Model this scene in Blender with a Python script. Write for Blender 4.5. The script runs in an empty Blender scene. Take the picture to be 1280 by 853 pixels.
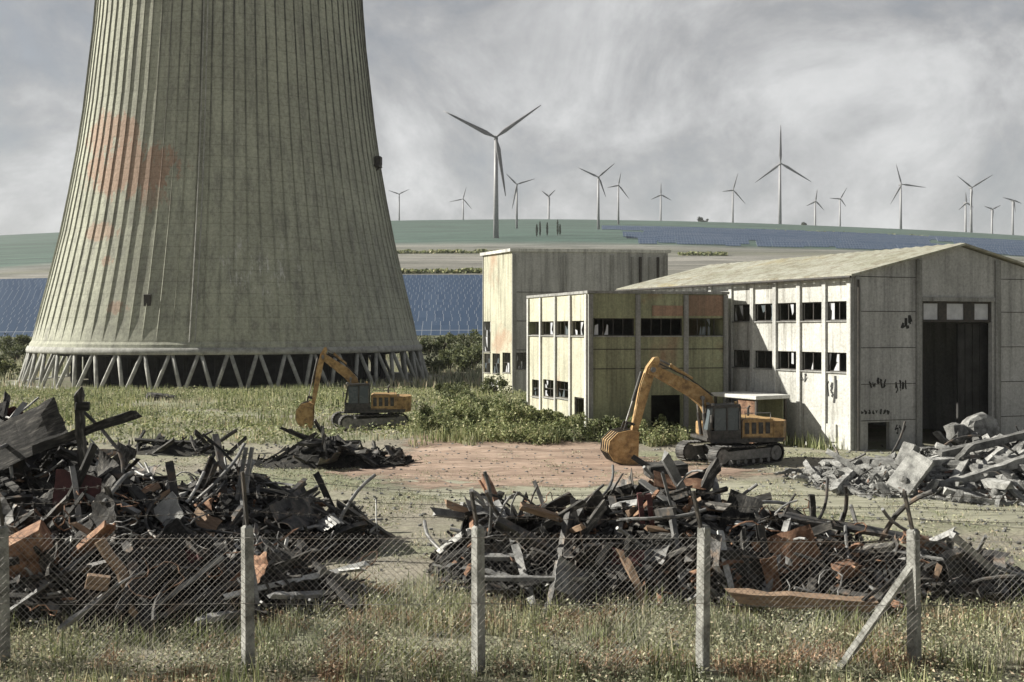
import bpy, math, random
import numpy as np
from mathutils import Vector, Matrix, Euler
from mathutils import noise as mnoise

random.seed(7)
rng = np.random.default_rng(7)
C = bpy.context.scene.collection
SC = bpy.context.scene
F, HZ, H = 1244.0, 412.0, 6.5          # focal length (px of a 1280 wide frame), horizon row, eye height
PI = math.pi


def at(px, py, Y):
    return Vector(((px - 640) / F * Y, Y, H - (py - HZ) / F * Y))


# ------------------------------------------------------------------ materials
def new_mat(name):
    m = bpy.data.materials.new(name)
    m.use_nodes = True
    nt = m.node_tree
    return m, nt, nt.nodes['Principled BSDF']


def nd(nt, t, **kw):
    n = nt.nodes.new(t)
    for k, v in kw.items():
        if k in n.inputs:
            n.inputs[k].default_value = v
        else:
            setattr(n, k, v)
    return n


def ramp(nt, stops, src):
    r = nt.nodes.new('ShaderNodeValToRGB')
    el = r.color_ramp.elements
    while len(el) < len(stops):
        el.new(0.5)
    for e, (p, c) in zip(el, stops):
        e.position = p
        e.color = (*c, 1) if len(c) == 3 else c
    nt.links.new(src, r.inputs[0])
    return r.outputs[0]


def mix(nt, fac, a, b, mode='MIX'):
    n = nt.nodes.new('ShaderNodeMix')
    n.data_type = 'RGBA'
    n.blend_type = mode
    for sock, v in ((n.inputs[0], fac), (n.inputs[6], a), (n.inputs[7], b)):
        if hasattr(v, 'is_linked') or hasattr(v, 'links'):
            nt.links.new(v, sock)
        elif isinstance(v, (int, float)):
            sock.default_value = v
        else:
            sock.default_value = (*v, 1)
    return n.outputs[2]


def coords(nt, scale=(1, 1, 1), world=False):
    if world:
        src = nd(nt, 'ShaderNodeNewGeometry').outputs['Position']
    else:
        src = nd(nt, 'ShaderNodeTexCoord').outputs['Object']
    mp = nt.nodes.new('ShaderNodeMapping')
    mp.inputs['Scale'].default_value = scale
    nt.links.new(src, mp.inputs[0])
    return mp.outputs[0]


def noise(nt, vec, scale, detail=6, rough=0.6, dist=0.0):
    n = nd(nt, 'ShaderNodeTexNoise', Scale=scale, Detail=detail, Roughness=rough, Distortion=dist)
    nt.links.new(vec, n.inputs['Vector'])
    return n.outputs['Fac']


def bump(nt, bs, height, strength=0.4, dist=0.05):
    b = nd(nt, 'ShaderNodeBump', Strength=strength, Distance=dist)
    nt.links.new(height, b.inputs['Height'])
    nt.links.new(b.outputs[0], bs.inputs['Normal'])


def M(name, c1, c2, scale=3.0, rough=0.85, bmp=0.4, bdist=0.03, metal=0.0, world=False, c3=None, stretch=(1, 1, 1), rnd=0.0, lo=.35, hi=.65):
    m, nt, bs = new_mat(name)
    v = coords(nt, stretch, world)
    n = noise(nt, v, scale)
    stops = [(lo, c1), (hi, c2)] if c3 is None else [(lo, c1), ((lo + hi) / 2 + .04, c2), (hi + .08, c3)]
    col = ramp(nt, stops, n)
    fine = noise(nt, v, scale * 9, 5, .7)
    col = mix(nt, 0.55, col, ramp(nt, [(.25, (.45, .45, .45)), (.75, (1.5, 1.5, 1.5))], fine), 'MULTIPLY')
    if rnd:
        oi = nd(nt, 'ShaderNodeObjectInfo')
        col = mix(nt, 1.0, col, ramp(nt, [(0, (1 - rnd,) * 3), (1, (1 + rnd,) * 3)], oi.outputs['Random']), 'MULTIPLY')
    nt.links.new(col, bs.inputs['Base Color'])
    bs.inputs['Roughness'].default_value = rough
    bs.inputs['Metallic'].default_value = metal
    if bmp:
        bump(nt, bs, fine, bmp, bdist)
    return m


def wall_mat(name, base, dark, streak, sscale=1.0, rust=None, white=None, amount=(.45, .72)):
    """weathered cladding or concrete: blotches, rain streaks, grain, rust blooms"""
    m, nt, bs = new_mat(name)
    v = coords(nt, (1, 1, 1), True)
    vs = coords(nt, (1.3 * sscale, 1.3 * sscale, .07 * sscale), True)
    big = noise(nt, v, .35, 6, .65)
    col = ramp(nt, [(.33, dark), (.62, base)], big)
    st = noise(nt, vs, 1.6, 6, .7)
    col = mix(nt, ramp(nt, [(amount[0], (0, 0, 0)), (amount[1], (1, 1, 1))], st), col, streak)
    if rust:
        rn = noise(nt, v, .16, 5, .6, .4)
        col = mix(nt, ramp(nt, [(.56, (0, 0, 0)), (.66, (.75, .75, .75))], rn), col, rust)
    if white:
        wn = noise(nt, coords(nt, (1.0, 1.0, .22), True), .9, 7, .8)
        col = mix(nt, ramp(nt, [(.64, (0, 0, 0)), (.72, (1, 1, 1))], wn), col, white)
    fine = noise(nt, v, 7, 7, .75)
    col = mix(nt, .6, col, ramp(nt, [(.25, (.4, .4, .4)), (.75, (1.55, 1.55, 1.55))], fine), 'MULTIPLY')
    nt.links.new(col, bs.inputs['Base Color'])
    bs.inputs['Roughness'].default_value = .9
    bump(nt, bs, fine, .5, .05)
    return m


MT = {}
MT['panel_white'] = wall_mat('white_panel', (.60, .60, .57), (.43, .43, .40), (.17, .16, .14), 1.0, None, None, (.52, .70))
MT['panel_cream'] = wall_mat('cream_panel', (.56, .55, .43), (.42, .41, .32), (.18, .165, .125), 1.0, (.40, .27, .19), None, (.50, .70))
MT['panel_grey'] = wall_mat('grey_panel', (.50, .50, .49), (.38, .38, .37), (.22, .22, .215), 1.0, None, (.42, .42, .4))
MT['panel_olive'] = wall_mat('olive_panel', (.36, .37, .235), (.27, .28, .17), (.14, .14, .095), 1.0, (.30, .18, .12))
MT['panel_rusty'] = wall_mat('rusty_panel', (.36, .235, .165), (.25, .16, .11), (.15, .12, .085))
MT['pilaster_grey'] = wall_mat('pilaster_concrete', (.36, .36, .35), (.24, .24, .23), (.13, .13, .12))
MT['pilaster_white'] = wall_mat('pilaster_pale', (.66, .66, .63), (.52, .52, .5), (.26, .26, .25))
MT['roof_sheet'] = wall_mat('roof_sheeting', (.42, .42, .36), (.30, .30, .23), (.2, .17, .12), .7, (.33, .28, .15))
MT['dark_inside'] = M('interior_shade', (.03, .03, .03), (.06, .06, .058), 1.0, .95, 0)  # near-black base puts the indoor shade into the colour
MT['frame_dark'] = M('window_steel', (.03, .03, .03), (.07, .06, .05), 5, .7, .2, .01)
MT['char'] = M('charred_timber', (.012, .012, .012), (.055, .052, .048), 4, .85, .7, .03, c3=(.24, .225, .20), rnd=.7, stretch=(.6, 3, 3))
MT['steel'] = M('dark_scrap_steel', (.022, .022, .023), (.075, .072, .068), 3, .6, .4, .02, .3, c3=(.17, .12, .085), rnd=.6)
MT['greysteel'] = M('grey_scrap_steel', (.10, .10, .10), (.25, .25, .245), 3, .55, .4, .02, .2, c3=(.34, .33, .31), rnd=.4)
MT['rust'] = M('orange_rust', (.10, .055, .035), (.26, .145, .09), 4, .9, .6, .03, c3=(.38, .26, .17), rnd=.35)
MT['tan'] = M('bare_timber', (.20, .135, .09), (.40, .28, .19), 5, .85, .4, .02, rnd=.3, stretch=(.4, 3, 3))
MT['maroon'] = M('maroon_paint', (.06, .022, .022), (.13, .045, .045), 4, .7, .4, .02, rnd=.2)
MT['pale'] = M('pale_plaster', (.42, .42, .40), (.66, .66, .63), 4, .85, .4, .02, rnd=.2)
MT['rubble'] = M('rubble_concrete', (.14, .14, .135), (.36, .36, .345), 2.6, .92, 1.0, .08, c3=(.54, .54, .52), rnd=.5)
MT['brick'] = M('broken_brick', (.16, .10, .08), (.27, .17, .13), 4, .9, .5, .03)
MT['mound'] = M('scrap_dirt', (.012, .012, .012), (.04, .038, .034), 2.5, .95, 1.0, .12, c3=(.09, .08, .065), world=True)
MT['rubble_mound'] = M('rubble_dust', (.13, .13, .125), (.26, .26, .25), 2.5, .95, 1.0, .12, c3=(.38, .38, .36), world=True)
MT['post'] = M('fence_concrete', (.15, .15, .135), (.38, .38, .355), 3.2, .92, .8, .03, c3=(.52, .52, .48))
MT['wire'] = M('galvanised_wire', (.20, .16, .13), (.40, .39, .37), 1.5, .6, 0, metal=.2)
MT['angle_iron'] = M('angle_iron', (.03, .03, .03), (.09, .075, .06), 6, .7, .2, .01)
MT['digger'] = M('faded_orange_paint', (.20, .125, .06), (.43, .275, .115), 3.6, .7, .5, .02, c3=(.54, .40, .22), rnd=.15)
MT['digger_dark'] = M('dark_machine_steel', (.022, .022, .022), (.065, .062, .058), 4, .6, .4, .02, c3=(.12, .11, .10))
MT['digger_grey'] = M('worn_grey_steel', (.14, .14, .135), (.30, .29, .28), 4, .5, .3, .02, .3)
MT['turbine'] = M('turbine_paint', (.30, .30, .31), (.36, .36, .37), .1, .5, 0)
MT['turbine_blade'] = M('turbine_blade_paint', (.17, .17, .18), (.22, .22, .23), .1, .5, 0)
MT['bark'] = M('bark', (.05, .04, .03), (.12, .10, .08), 6, .9, .6, .03)
MT['hut_roof'] = M('hut_roof', (.5, .5, .48), (.68, .68, .66), 3, .8, .3, .02)
MT['graffiti'] = M('black_spray_paint', (.015, .015, .016), (.04, .04, .04), 4, .7, 0)

m, nt, bs = new_mat('window_glass')
bs.inputs['Base Color'].default_value = (.10, .12, .13, 1)
bs.inputs['Roughness'].default_value = .12
v = coords(nt, world=True)
nt.links.new(ramp(nt, [(.3, (.05,) * 3), (.7, (.45,) * 3)], noise(nt, v, 2.0)), bs.inputs['Roughness'])
MT['glass'] = m
m, nt, bs = new_mat('pale_pane')  # pale tone carries the sky brightness of the transom
v = coords(nt, world=True)
nt.links.new(ramp(nt, [(.3, (.42, .43, .46)), (.7, (.62, .63, .66))], noise(nt, v, 2.5)), bs.inputs['Base Color'])
bs.inputs['Roughness'].default_value = .3
MT['pale_pane'] = m


def leaf_mat(name, stops, trans=.25):
    m, nt, bs = new_mat(name)
    g = nd(nt, 'ShaderNodeNewGeometry')
    col = ramp(nt, stops, g.outputs['Random Per Island'])
    big = noise(nt, coords(nt, world=True), .22, 4)
    col = mix(nt, .8, col, ramp(nt, [(.3, (.6, .62, .6)), (.7, (1.3, 1.22, 1.1))], big), 'MULTIPLY')
    nt.links.new(col, bs.inputs['Base Color'])
    bs.inputs['Roughness'].default_value = .75
    tr = nd(nt, 'ShaderNodeBsdfTranslucent')
    nt.links.new(col, tr.inputs[0])
    ms = nd(nt, 'ShaderNodeMixShader')
    ms.inputs[0].default_value = trans
    out = nt.nodes['Material Output']
    nt.links.new(bs.outputs[0], ms.inputs[1])
    nt.links.new(tr.outputs[0], ms.inputs[2])
    nt.links.new(ms.outputs[0], out.inputs[0])
    return m


MT['weed'] = leaf_mat('weed_leaves', [(0, (.05, .06, .035)), (.2, (.21, .235, .14)), (.5, (.41, .44, .31)), (.82, (.58, .58, .44)), (1, (.60, .48, .37))])
MT['weed_green'] = leaf_mat('green_weed_leaves', [(0, (.05, .075, .03)), (.3, (.19, .23, .10)), (.75, (.38, .42, .22)), (1, (.58, .55, .37))])
MT['dry_weed'] = leaf_mat('dry_weed_leaves', [(0, (.14, .09, .06)), (.4, (.32, .21, .14)), (.75, (.50, .36, .26)), (1, (.62, .50, .38))])
MT['shrub'] = leaf_mat('shrub_leaves', [(0, (.05, .065, .03)), (.5, (.115, .14, .065)), (1, (.24, .26, .13))])
MT['dark_tree'] = leaf_mat('dark_tree_leaves', [(0, (.02, .03, .018)), (1, (.06, .08, .04))])

# solar panels
m, nt, bs = new_mat('solar_cells')
v = coords(nt)
bt = nd(nt, 'ShaderNodeTexBrick', Scale=1.0)
bt.offset = 0
bt.inputs['Mortar Size'].default_value = .05
bt.inputs['Brick Width'].default_value = 2.1
bt.inputs['Row Height'].default_value = 1.6
bt.inputs['Color1'].default_value = (.075, .115, .19, 1)
bt.inputs['Color2'].default_value = (.095, .14, .22, 1)
bt.inputs['Mortar'].default_value = (.42, .44, .48, 1)
nt.links.new(v, bt.inputs['Vector'])
nt.links.new(bt.outputs[0], bs.inputs['Base Color'])
bs.inputs['Roughness'].default_value = .3
MT['solar'] = m

# cooling tower shell: its profile is needed to find where stains fall
TC = Vector((-42.2, 151.2, -1.0))
prof = [(z, r * .952) for z, r in [(3.5, 29.6), (4.6, 29.4), (4.9, 29.15), (8, 28.3), (13, 27.0), (20, 25.3), (26, 24.1), (32, 23.0), (38, 22.1), (44, 21.4), (50, 20.7), (56, 20.2), (62, 19.9), (68, 20.0), (73, 20.4)]]


def shell_r(z):
    return float(np.interp(z, [p[0] for p in prof], [p[1] for p in prof]))


def on_shell(px, py):
    rx, rz = (px - 640) / F, -(py - HZ) / F
    t = 110.0
    while t < 175:
        x, y, z = rx * t - TC.x, t - TC.y, H + rz * t
        if math.hypot(x, y) <= shell_r(z): break
        t += .03
    return Vector((x, y, z + 1.0))


m, nt, bs = new_mat('tower_concrete')
v = coords(nt, world=True)
sepx = nd(nt, 'ShaderNodeSeparateXYZ')
nt.links.new(nd(nt, 'ShaderNodeTexCoord').outputs['Object'], sepx.inputs[0])
n1 = noise(nt, v, .09, 6, .65)
col = ramp(nt, [(.32, (.36, .365, .30)), (.66, (.50, .51, .415))], n1)
st = noise(nt, coords(nt, (1, 1, .04), True), .9, 7, .75)
col = mix(nt, ramp(nt, [(.46, (0, 0, 0)), (.66, (.9, .9, .9))], st), col, (.245, .245, .215))


def blob(cx, cz, rx, rz, gain=1.0):
    """irregular stain centred on a spot of the shell (object X / Z)"""
    def lin(sock, c, r):
        a = nd(nt, 'ShaderNodeMath', operation='SUBTRACT'); nt.links.new(sock, a.inputs[0]); a.inputs[1].default_value = c
        b = nd(nt, 'ShaderNodeMath', operation='DIVIDE'); nt.links.new(a.outputs[0], b.inputs[0]); b.inputs[1].default_value = r
        c_ = nd(nt, 'ShaderNodeMath', operation='POWER'); nt.links.new(b.outputs[0], c_.inputs[0]); c_.inputs[1].default_value = 2
        return c_.outputs[0]
    s = nd(nt, 'ShaderNodeMath', operation='ADD')
    nt.links.new(lin(sepx.outputs[0], cx, rx), s.inputs[0]); nt.links.new(lin(sepx.outputs[2], cz, rz), s.inputs[1])
    e = nd(nt, 'ShaderNodeMath', operation='SUBTRACT'); e.inputs[0].default_value = 1.0
    nt.links.new(s.outputs[0], e.inputs[1])
    nn = noise(nt, coords(nt, (1.2, 1.2, .45), True), .5, 8, .8)
    w = nd(nt, 'ShaderNodeMath', operation='MULTIPLY_ADD'); nt.links.new(nn, w.inputs[0]); w.inputs[1].default_value = 5.0; w.inputs[2].default_value = -2.55
    t = nd(nt, 'ShaderNodeMath', operation='ADD'); nt.links.new(e.outputs[0], t.inputs[0]); nt.links.new(w.outputs[0], t.inputs[1])
    return ramp(nt, [(.30, (0, 0, 0)), (.46, (gain, gain, gain))], t.outputs[0])


PATCH = (.43, .295, .225)


def blob_at(px, py, rx, ry, gain):
    c = on_shell(px, py); a = on_shell(px - rx, py); b = on_shell(px + rx, py); d = on_shell(px, py - ry); e = on_shell(px, py + ry)
    return blob(c.x, c.z, max(.6, abs(b.x - a.x) / 2), max(.6, abs(d.z - e.z) / 2), gain)


for a_ in [(158, 212, 62, 42, .9), (136, 168, 34, 32, .85), (126, 290, 28, 15, .7), (135, 327, 9, 9, .7), (148, 384, 14, 11, .65), (190, 250, 22, 22, .5)]:
    col = mix(nt, blob_at(*a_), col, PATCH)
wn = noise(nt, coords(nt, (1.6, 1.6, .14), True), .9, 7, .8)
wm = mix(nt, 1.0, blob_at(322, 335, 62, 48, 1.0), ramp(nt, [(.54, (0, 0, 0)), (.63, (1, 1, 1))], wn), 'MULTIPLY')
col = mix(nt, wm, col, (.62, .62, .60))
# lift joints of the formwork
wv = nd(nt, 'ShaderNodeMath', operation='FRACT')
dv = nd(nt, 'ShaderNodeMath', operation='DIVIDE'); nt.links.new(sepx.outputs[2], dv.inputs[0]); dv.inputs[1].default_value = 1.5
nt.links.new(dv.outputs[0], wv.inputs[0])
col = mix(nt, 1.0, col, ramp(nt, [(0, (.80, .80, .80)), (.05, (.80, .80, .80)), (.08, (1, 1, 1))], wv.outputs[0]), 'MULTIPLY')
an = nd(nt, 'ShaderNodeMath', operation='ARCTAN2'); nt.links.new(sepx.outputs[1], an.inputs[0]); nt.links.new(sepx.outputs[0], an.inputs[1])  # dark lines painted along the ribs in place of their faint shading
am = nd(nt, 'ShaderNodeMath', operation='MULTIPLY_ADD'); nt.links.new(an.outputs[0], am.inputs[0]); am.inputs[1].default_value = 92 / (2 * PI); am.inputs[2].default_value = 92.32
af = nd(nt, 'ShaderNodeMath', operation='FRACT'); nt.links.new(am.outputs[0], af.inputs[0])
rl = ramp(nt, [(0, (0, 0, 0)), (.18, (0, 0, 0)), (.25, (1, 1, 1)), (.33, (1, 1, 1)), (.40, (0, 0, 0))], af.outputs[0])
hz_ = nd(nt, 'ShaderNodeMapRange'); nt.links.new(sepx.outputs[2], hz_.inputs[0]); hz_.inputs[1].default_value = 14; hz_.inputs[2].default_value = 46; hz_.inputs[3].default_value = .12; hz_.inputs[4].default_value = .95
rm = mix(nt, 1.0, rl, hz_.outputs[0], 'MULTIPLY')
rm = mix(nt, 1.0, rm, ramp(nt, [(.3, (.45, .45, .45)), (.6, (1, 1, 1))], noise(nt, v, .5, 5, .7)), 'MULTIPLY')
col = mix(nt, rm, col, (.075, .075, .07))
fine = noise(nt, v, 2.4, 8, .8)
col = mix(nt, .7, col, ramp(nt, [(.28, (.4, .4, .4)), (.72, (1.5, 1.5, 1.5))], fine), 'MULTIPLY')
nt.links.new(col, bs.inputs['Base Color'])
bs.inputs['Roughness'].default_value = .92
bump(nt, bs, fine, .5, .12)
MT['tower'] = m
MT['tower_leg'] = M('leg_concrete', (.26, .26, .24), (.46, .46, .43), 1.2, .9, .4, .03)

# ground
m, nt, bs = new_mat('ground_soil')
v = coords(nt, world=True)
vflat = coords(nt, (.35, 1, 1), True)
sp = nd(nt, 'ShaderNodeSeparateXYZ'); nt.links.new(nd(nt, 'ShaderNodeNewGeometry').outputs['Position'], sp.inputs[0])
soil = ramp(nt, [(.3, (.21, .19, .155)), (.5, (.31, .285, .225)), (.72, (.42, .38, .31))], noise(nt, vflat, .35, 8, .7))
gr = ramp(nt, [(.3, (.17, .185, .11)), (.7, (.35, .36, .24))], noise(nt, v, .6, 7, .75))
near = mix(nt, ramp(nt, [(.44, (0, 0, 0)), (.6, (1, 1, 1))], noise(nt, vflat, .16, 6, .65)), soil, gr)
grit = noise(nt, v, 5.5, 8, .8)
near = mix(nt, .85, near, ramp(nt, [(.30, (.3, .3, .3)), (.5, (1, 1, 1)), (.7, (1.6, 1.6, 1.6))], grit), 'MULTIPLY')
# the far slopes: bands of fields following the contour
wob = noise(nt, coords(nt, (.0016, .0040, 0), True), 1.0, 6, .6)
yy = nd(nt, 'ShaderNodeMath', operation='MULTIPLY_ADD'); nt.links.new(wob, yy.inputs[0]); yy.inputs[1].default_value = 260.0; 
xl = nd(nt, 'ShaderNodeMapRange'); nt.links.new(sp.outputs[0], xl.inputs[0]); xl.inputs[1].default_value = -120; xl.inputs[2].default_value = -420; xl.inputs[3].default_value = 0; xl.inputs[4].default_value = 420
ya = nd(nt, 'ShaderNodeMath', operation='ADD'); nt.links.new(sp.outputs[1], ya.inputs[0]); nt.links.new(xl.outputs[0], ya.inputs[1])
nt.links.new(ya.outputs[0], yy.inputs[2])
yn = nd(nt, 'ShaderNodeMath', operation='DIVIDE'); nt.links.new(yy.outputs[0], yn.inputs[0]); yn.inputs[1].default_value = 1900.0
far = ramp(nt, [(.0, (.15, .15, .09)), (.19, (.13, .14, .075)), (.25, (.30, .28, .24)), (.31, (.21, .20, .165)), (.37, (.36, .34, .30)), (.40, (.19, .19, .14)),
                (.425, (.30, .29, .255)), (.455, (.085, .15, .12)), (.72, (.075, .135, .105)), (1, (.08, .14, .11))], yn.outputs[0])
strip = noise(nt, coords(nt, (.008, .045, 0), True), 1.0, 9, .85, .3)
far = mix(nt, 1, far, ramp(nt, [(.36, (.38, .4, .36)), (.5, (1, 1, 1)), (.64, (1.6, 1.55, 1.5))], strip), 'MULTIPLY')
far = mix(nt, .6, far, ramp(nt, [(.3, (.5, .5, .5)), (.7, (1.5, 1.5, 1.5))], noise(nt, v, .5, 8, .8)), 'MULTIPLY')
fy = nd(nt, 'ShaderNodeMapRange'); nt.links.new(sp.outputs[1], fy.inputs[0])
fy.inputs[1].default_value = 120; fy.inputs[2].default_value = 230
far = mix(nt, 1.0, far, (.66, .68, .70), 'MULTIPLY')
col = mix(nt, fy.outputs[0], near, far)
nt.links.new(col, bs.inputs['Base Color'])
bs.inputs['Roughness'].default_value = .95
bump(nt, bs, grit, .8, .12)
MT['ground'] = m

def feather(nt, bs):
    a = nd(nt, 'ShaderNodeAttribute'); a.attribute_name = 'edge'
    n = noise(nt, coords(nt, (.45, 1, 1), True), .9, 8, .75)
    k = nd(nt, 'ShaderNodeMath', operation='MULTIPLY_ADD'); nt.links.new(n, k.inputs[0]); k.inputs[1].default_value = .9; nt.links.new(a.outputs['Fac'], k.inputs[2])
    nt.links.new(ramp(nt, [(.50, (0, 0, 0)), (.66, (1, 1, 1))], k.outputs[0]), bs.inputs['Alpha'])


m, nt, bs = new_mat('bare_reddish_dirt')
v = coords(nt, world=True)
vflat = coords(nt, (.25, 1, 1), True)
c_ = ramp(nt, [(.34, (.20, .14, .105)), (.5, (.38, .275, .21)), (.64, (.52, .40, .32))], noise(nt, coords(nt, (.10, 1, 1), True), .8, 9, .8))
grit = noise(nt, vflat, 4.5, 8, .8)
c_ = mix(nt, .8, c_, ramp(nt, [(.3, (.35, .35, .35)), (.7, (1.5, 1.5, 1.5))], grit), 'MULTIPLY')
nt.links.new(c_, bs.inputs['Base Color'])
bs.inputs['Roughness'].default_value = .95
bump(nt, bs, grit, .7, .1)
feather(nt, bs)
MT['dirt'] = m
m, nt, bs = new_mat('pale_track_dirt')
v = coords(nt, world=True)
vflat = coords(nt, (.12, 1, 1), True)
c_ = ramp(nt, [(.36, (.17, .17, .12)), (.5, (.33, .325, .245)), (.64, (.46, .445, .35))], noise(nt, coords(nt, (.07, 1, 1), True), 1.1, 9, .8))
grit = noise(nt, vflat, 4.5, 8, .8)
c_ = mix(nt, .8, c_, ramp(nt, [(.3, (.4, .4, .4)), (.7, (1.5, 1.5, 1.5))], grit), 'MULTIPLY')
nt.links.new(c_, bs.inputs['Base Color'])
bs.inputs['Roughness'].default_value = .95
bump(nt, bs, grit, .7, .1)
feather(nt, bs)
MT['track_dirt'] = m


# ------------------------------------------------------------------ mesh helpers
class MB:
    def __init__(s):
        s.v, s.f = [], []

    def quad(s, a, b, c, d):
        i = len(s.v); s.v += [tuple(a), tuple(b), tuple(c), tuple(d)]; s.f.append((i, i + 1, i + 2, i + 3)); return s

    def poly(s, pts):
        i = len(s.v); s.v += [tuple(p) for p in pts]; s.f.append(tuple(range(i, i + len(pts)))); return s

    def hull(s, lo, hi):
        """two matching loops joined into a closed prism"""
        n = len(lo); i = len(s.v)
        s.v += [tuple(p) for p in lo] + [tuple(p) for p in hi]
        s.f.append(tuple(range(i + n - 1, i - 1, -1))); s.f.append(tuple(range(i + n, i + 2 * n)))
        for k in range(n):
            j = (k + 1) % n
            s.f.append((i + k, i + j, i + n + j, i + n + k))
        return s

    def box(s, x0, y0, z0, x1, y1, z1, ch=0.0):
        if ch <= 0:
            return s.hull([(x0, y0, z0), (x1, y0, z0), (x1, y1, z0), (x0, y1, z0)], [(x0, y0, z1), (x1, y0, z1), (x1, y1, z1), (x0, y1, z1)])
        c = min(ch, (x1 - x0) * .45, (y1 - y0) * .45, (z1 - z0) * .45)
        def oct_(z, k):
            return [(x0 + k + c, y0 + k, z), (x1 - k - c, y0 + k, z), (x1 - k, y0 + k + c, z), (x1 - k, y1 - k - c, z), (x1 - k - c, y1 - k, z), (x0 + k + c, y1 - k, z), (x0 + k, y1 - k - c, z), (x0 + k, y0 + k + c, z)]
        loops = [oct_(z0, c * .5), oct_(z0 + c, 0), oct_(z1 - c, 0), oct_(z1, c * .5)]
        i = len(s.v)
        for L in loops: s.v += L
        s.f.append(tuple(range(i + 7, i - 1, -1))); s.f.append(tuple(range(i + 24, i + 32)))
        for l in range(3):
            for k in range(8):
                j = (k + 1) % 8
                s.f.append((i + l * 8 + k, i + l * 8 + j, i + l * 8 + 8 + j, i + l * 8 + 8 + k))
        return s

    def prism_y(s, pts, y0, y1):
        """profile in x,z extruded along y"""
        return s.hull([(x, y0, z) for x, z in pts], [(x, y1, z) for x, z in pts])

    def tube(s, pts, r, n=6, r1=None, caps=True):
        pts = [Vector(p) for p in pts]
        i0 = len(s.v); m = len(pts)
        up = None
        for k, p in enumerate(pts):
            d = (pts[min(k + 1, m - 1)] - pts[max(k - 1, 0)]).normalized()
            a = Vector((0, 0, 1)) if abs(d.z) < .9 else Vector((1, 0, 0))
            if up is not None: a = up
            x = (a - d * a.dot(d)).normalized(); y = d.cross(x); up = x
            rr = r if r1 is None else r + (r1 - r) * k / max(1, m - 1)
            for j in range(n):
                t = 2 * PI * j / n
                s.v.append(tuple(p + (x * math.cos(t) + y * math.sin(t)) * rr))
        for k in range(m - 1):
            for j in range(n):
                q = (j + 1) % n
                s.f.append((i0 + k * n + j, i0 + k * n + q, i0 + (k + 1) * n + q, i0 + (k + 1) * n + j))
        if caps:
            s.f.append(tuple(range(i0 + n - 1, i0 - 1, -1)))
            s.f.append(tuple(range(i0 + (m - 1) * n, i0 + m * n)))
        return s

    def xform(s, mat, start=0):
        s.v[start:] = [tuple(mat @ Vector(p)) for p in s.v[start:]]
        return s

    def build(s, name, mat, parent=None, off=None, smooth=False):
        me = bpy.data.meshes.new(name)
        v = s.v
        if off is not None:
            v = [(a - off[0], b - off[1], c - off[2]) for a, b, c in v]
        me.from_pydata(v, [], s.f)
        me.materials.append(MT[mat] if isinstance(mat, str) else mat)
        if smooth:
            me.polygons.foreach_set('use_smooth', [True] * len(me.polygons))
        me.update()
        o = bpy.data.objects.new(name, me)
        C.objects.link(o)
        if parent is not None:
            o.parent = parent
        return o


def tag(o, label=None, cat=None, group=None, kind=None):
    if label: o['label'] = label
    if cat: o['category'] = cat
    if group: o['group'] = group
    if kind: o['kind'] = kind
    return o


def empty(name, loc, rz=0, label=None, cat=None, group=None):
    o = bpy.data.objects.new(name, None)
    o.empty_display_size = .3
    o.location = loc
    o.rotation_euler = (0, 0, rz)
    C.objects.link(o)
    return tag(o, label, cat, group)


def copy_tree(o, parent=None):
    c = o.copy(); C.objects.link(c)
    c.parent = parent
    for ch in list(o.children):
        copy_tree(ch, c)
    return c


def np_mesh(name, verts, loops_faces, mat, smooth=False):
    """verts (n,3); loops_faces: list of (face array (m,k))"""
    me = bpy.data.meshes.new(name)
    me.vertices.add(len(verts))
    me.vertices.foreach_set('co', np.asarray(verts, dtype=np.float32).ravel())
    idx = np.concatenate([f.ravel() for f in loops_faces]).astype(np.int32)
    tot = np.concatenate([np.full(len(f), f.shape[1]) for f in loops_faces]).astype(np.int32)
    st = np.concatenate([[0], np.cumsum(tot)[:-1]]).astype(np.int32)
    me.loops.add(len(idx)); me.loops.foreach_set('vertex_index', idx)
    me.polygons.add(len(tot)); me.polygons.foreach_set('loop_start', st)
    try: me.polygons.foreach_set('loop_total', tot)
    except Exception: pass
    if smooth: me.polygons.foreach_set('use_smooth', [True] * len(tot))
    me.update(calc_edges=True)
    me.validate()
    me.materials.append(MT[mat])
    o = bpy.data.objects.new(name, me)
    C.objects.link(o)
    return o


# ------------------------------------------------------------------ terrain
KY = np.array([-400, 85, 125, 178, 220, 300, 400, 600, 800, 1100, 1500, 1700, 2200, 5000.])
KZ = np.array([0, 0, -1., -1., 3.5, 12.5, 26.5, 52, 79, 117, 168, 176, 160, 40.])


def terr_base(y):
    y = np.asarray(y, float)
    i = np.clip(np.searchsorted(KY, y) - 1, 0, len(KY) - 2)
    sl = np.diff(KZ) / np.diff(KY)
    tan = np.concatenate([[sl[0]], np.where(sl[:-1] * sl[1:] > 0, 2 * sl[:-1] * sl[1:] / (sl[:-1] + sl[1:] + 1e-12), 0), [sl[-1]]])
    h = KY[i + 1] - KY[i]; t = np.clip((y - KY[i]) / h, 0, 1)
    return ((2 * t**3 - 3 * t**2 + 1) * KZ[i] + (t**3 - 2 * t**2 + t) * h * tan[i] + (-2 * t**3 + 3 * t**2) * KZ[i + 1] + (t**3 - t**2) * h * tan[i + 1])


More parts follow.
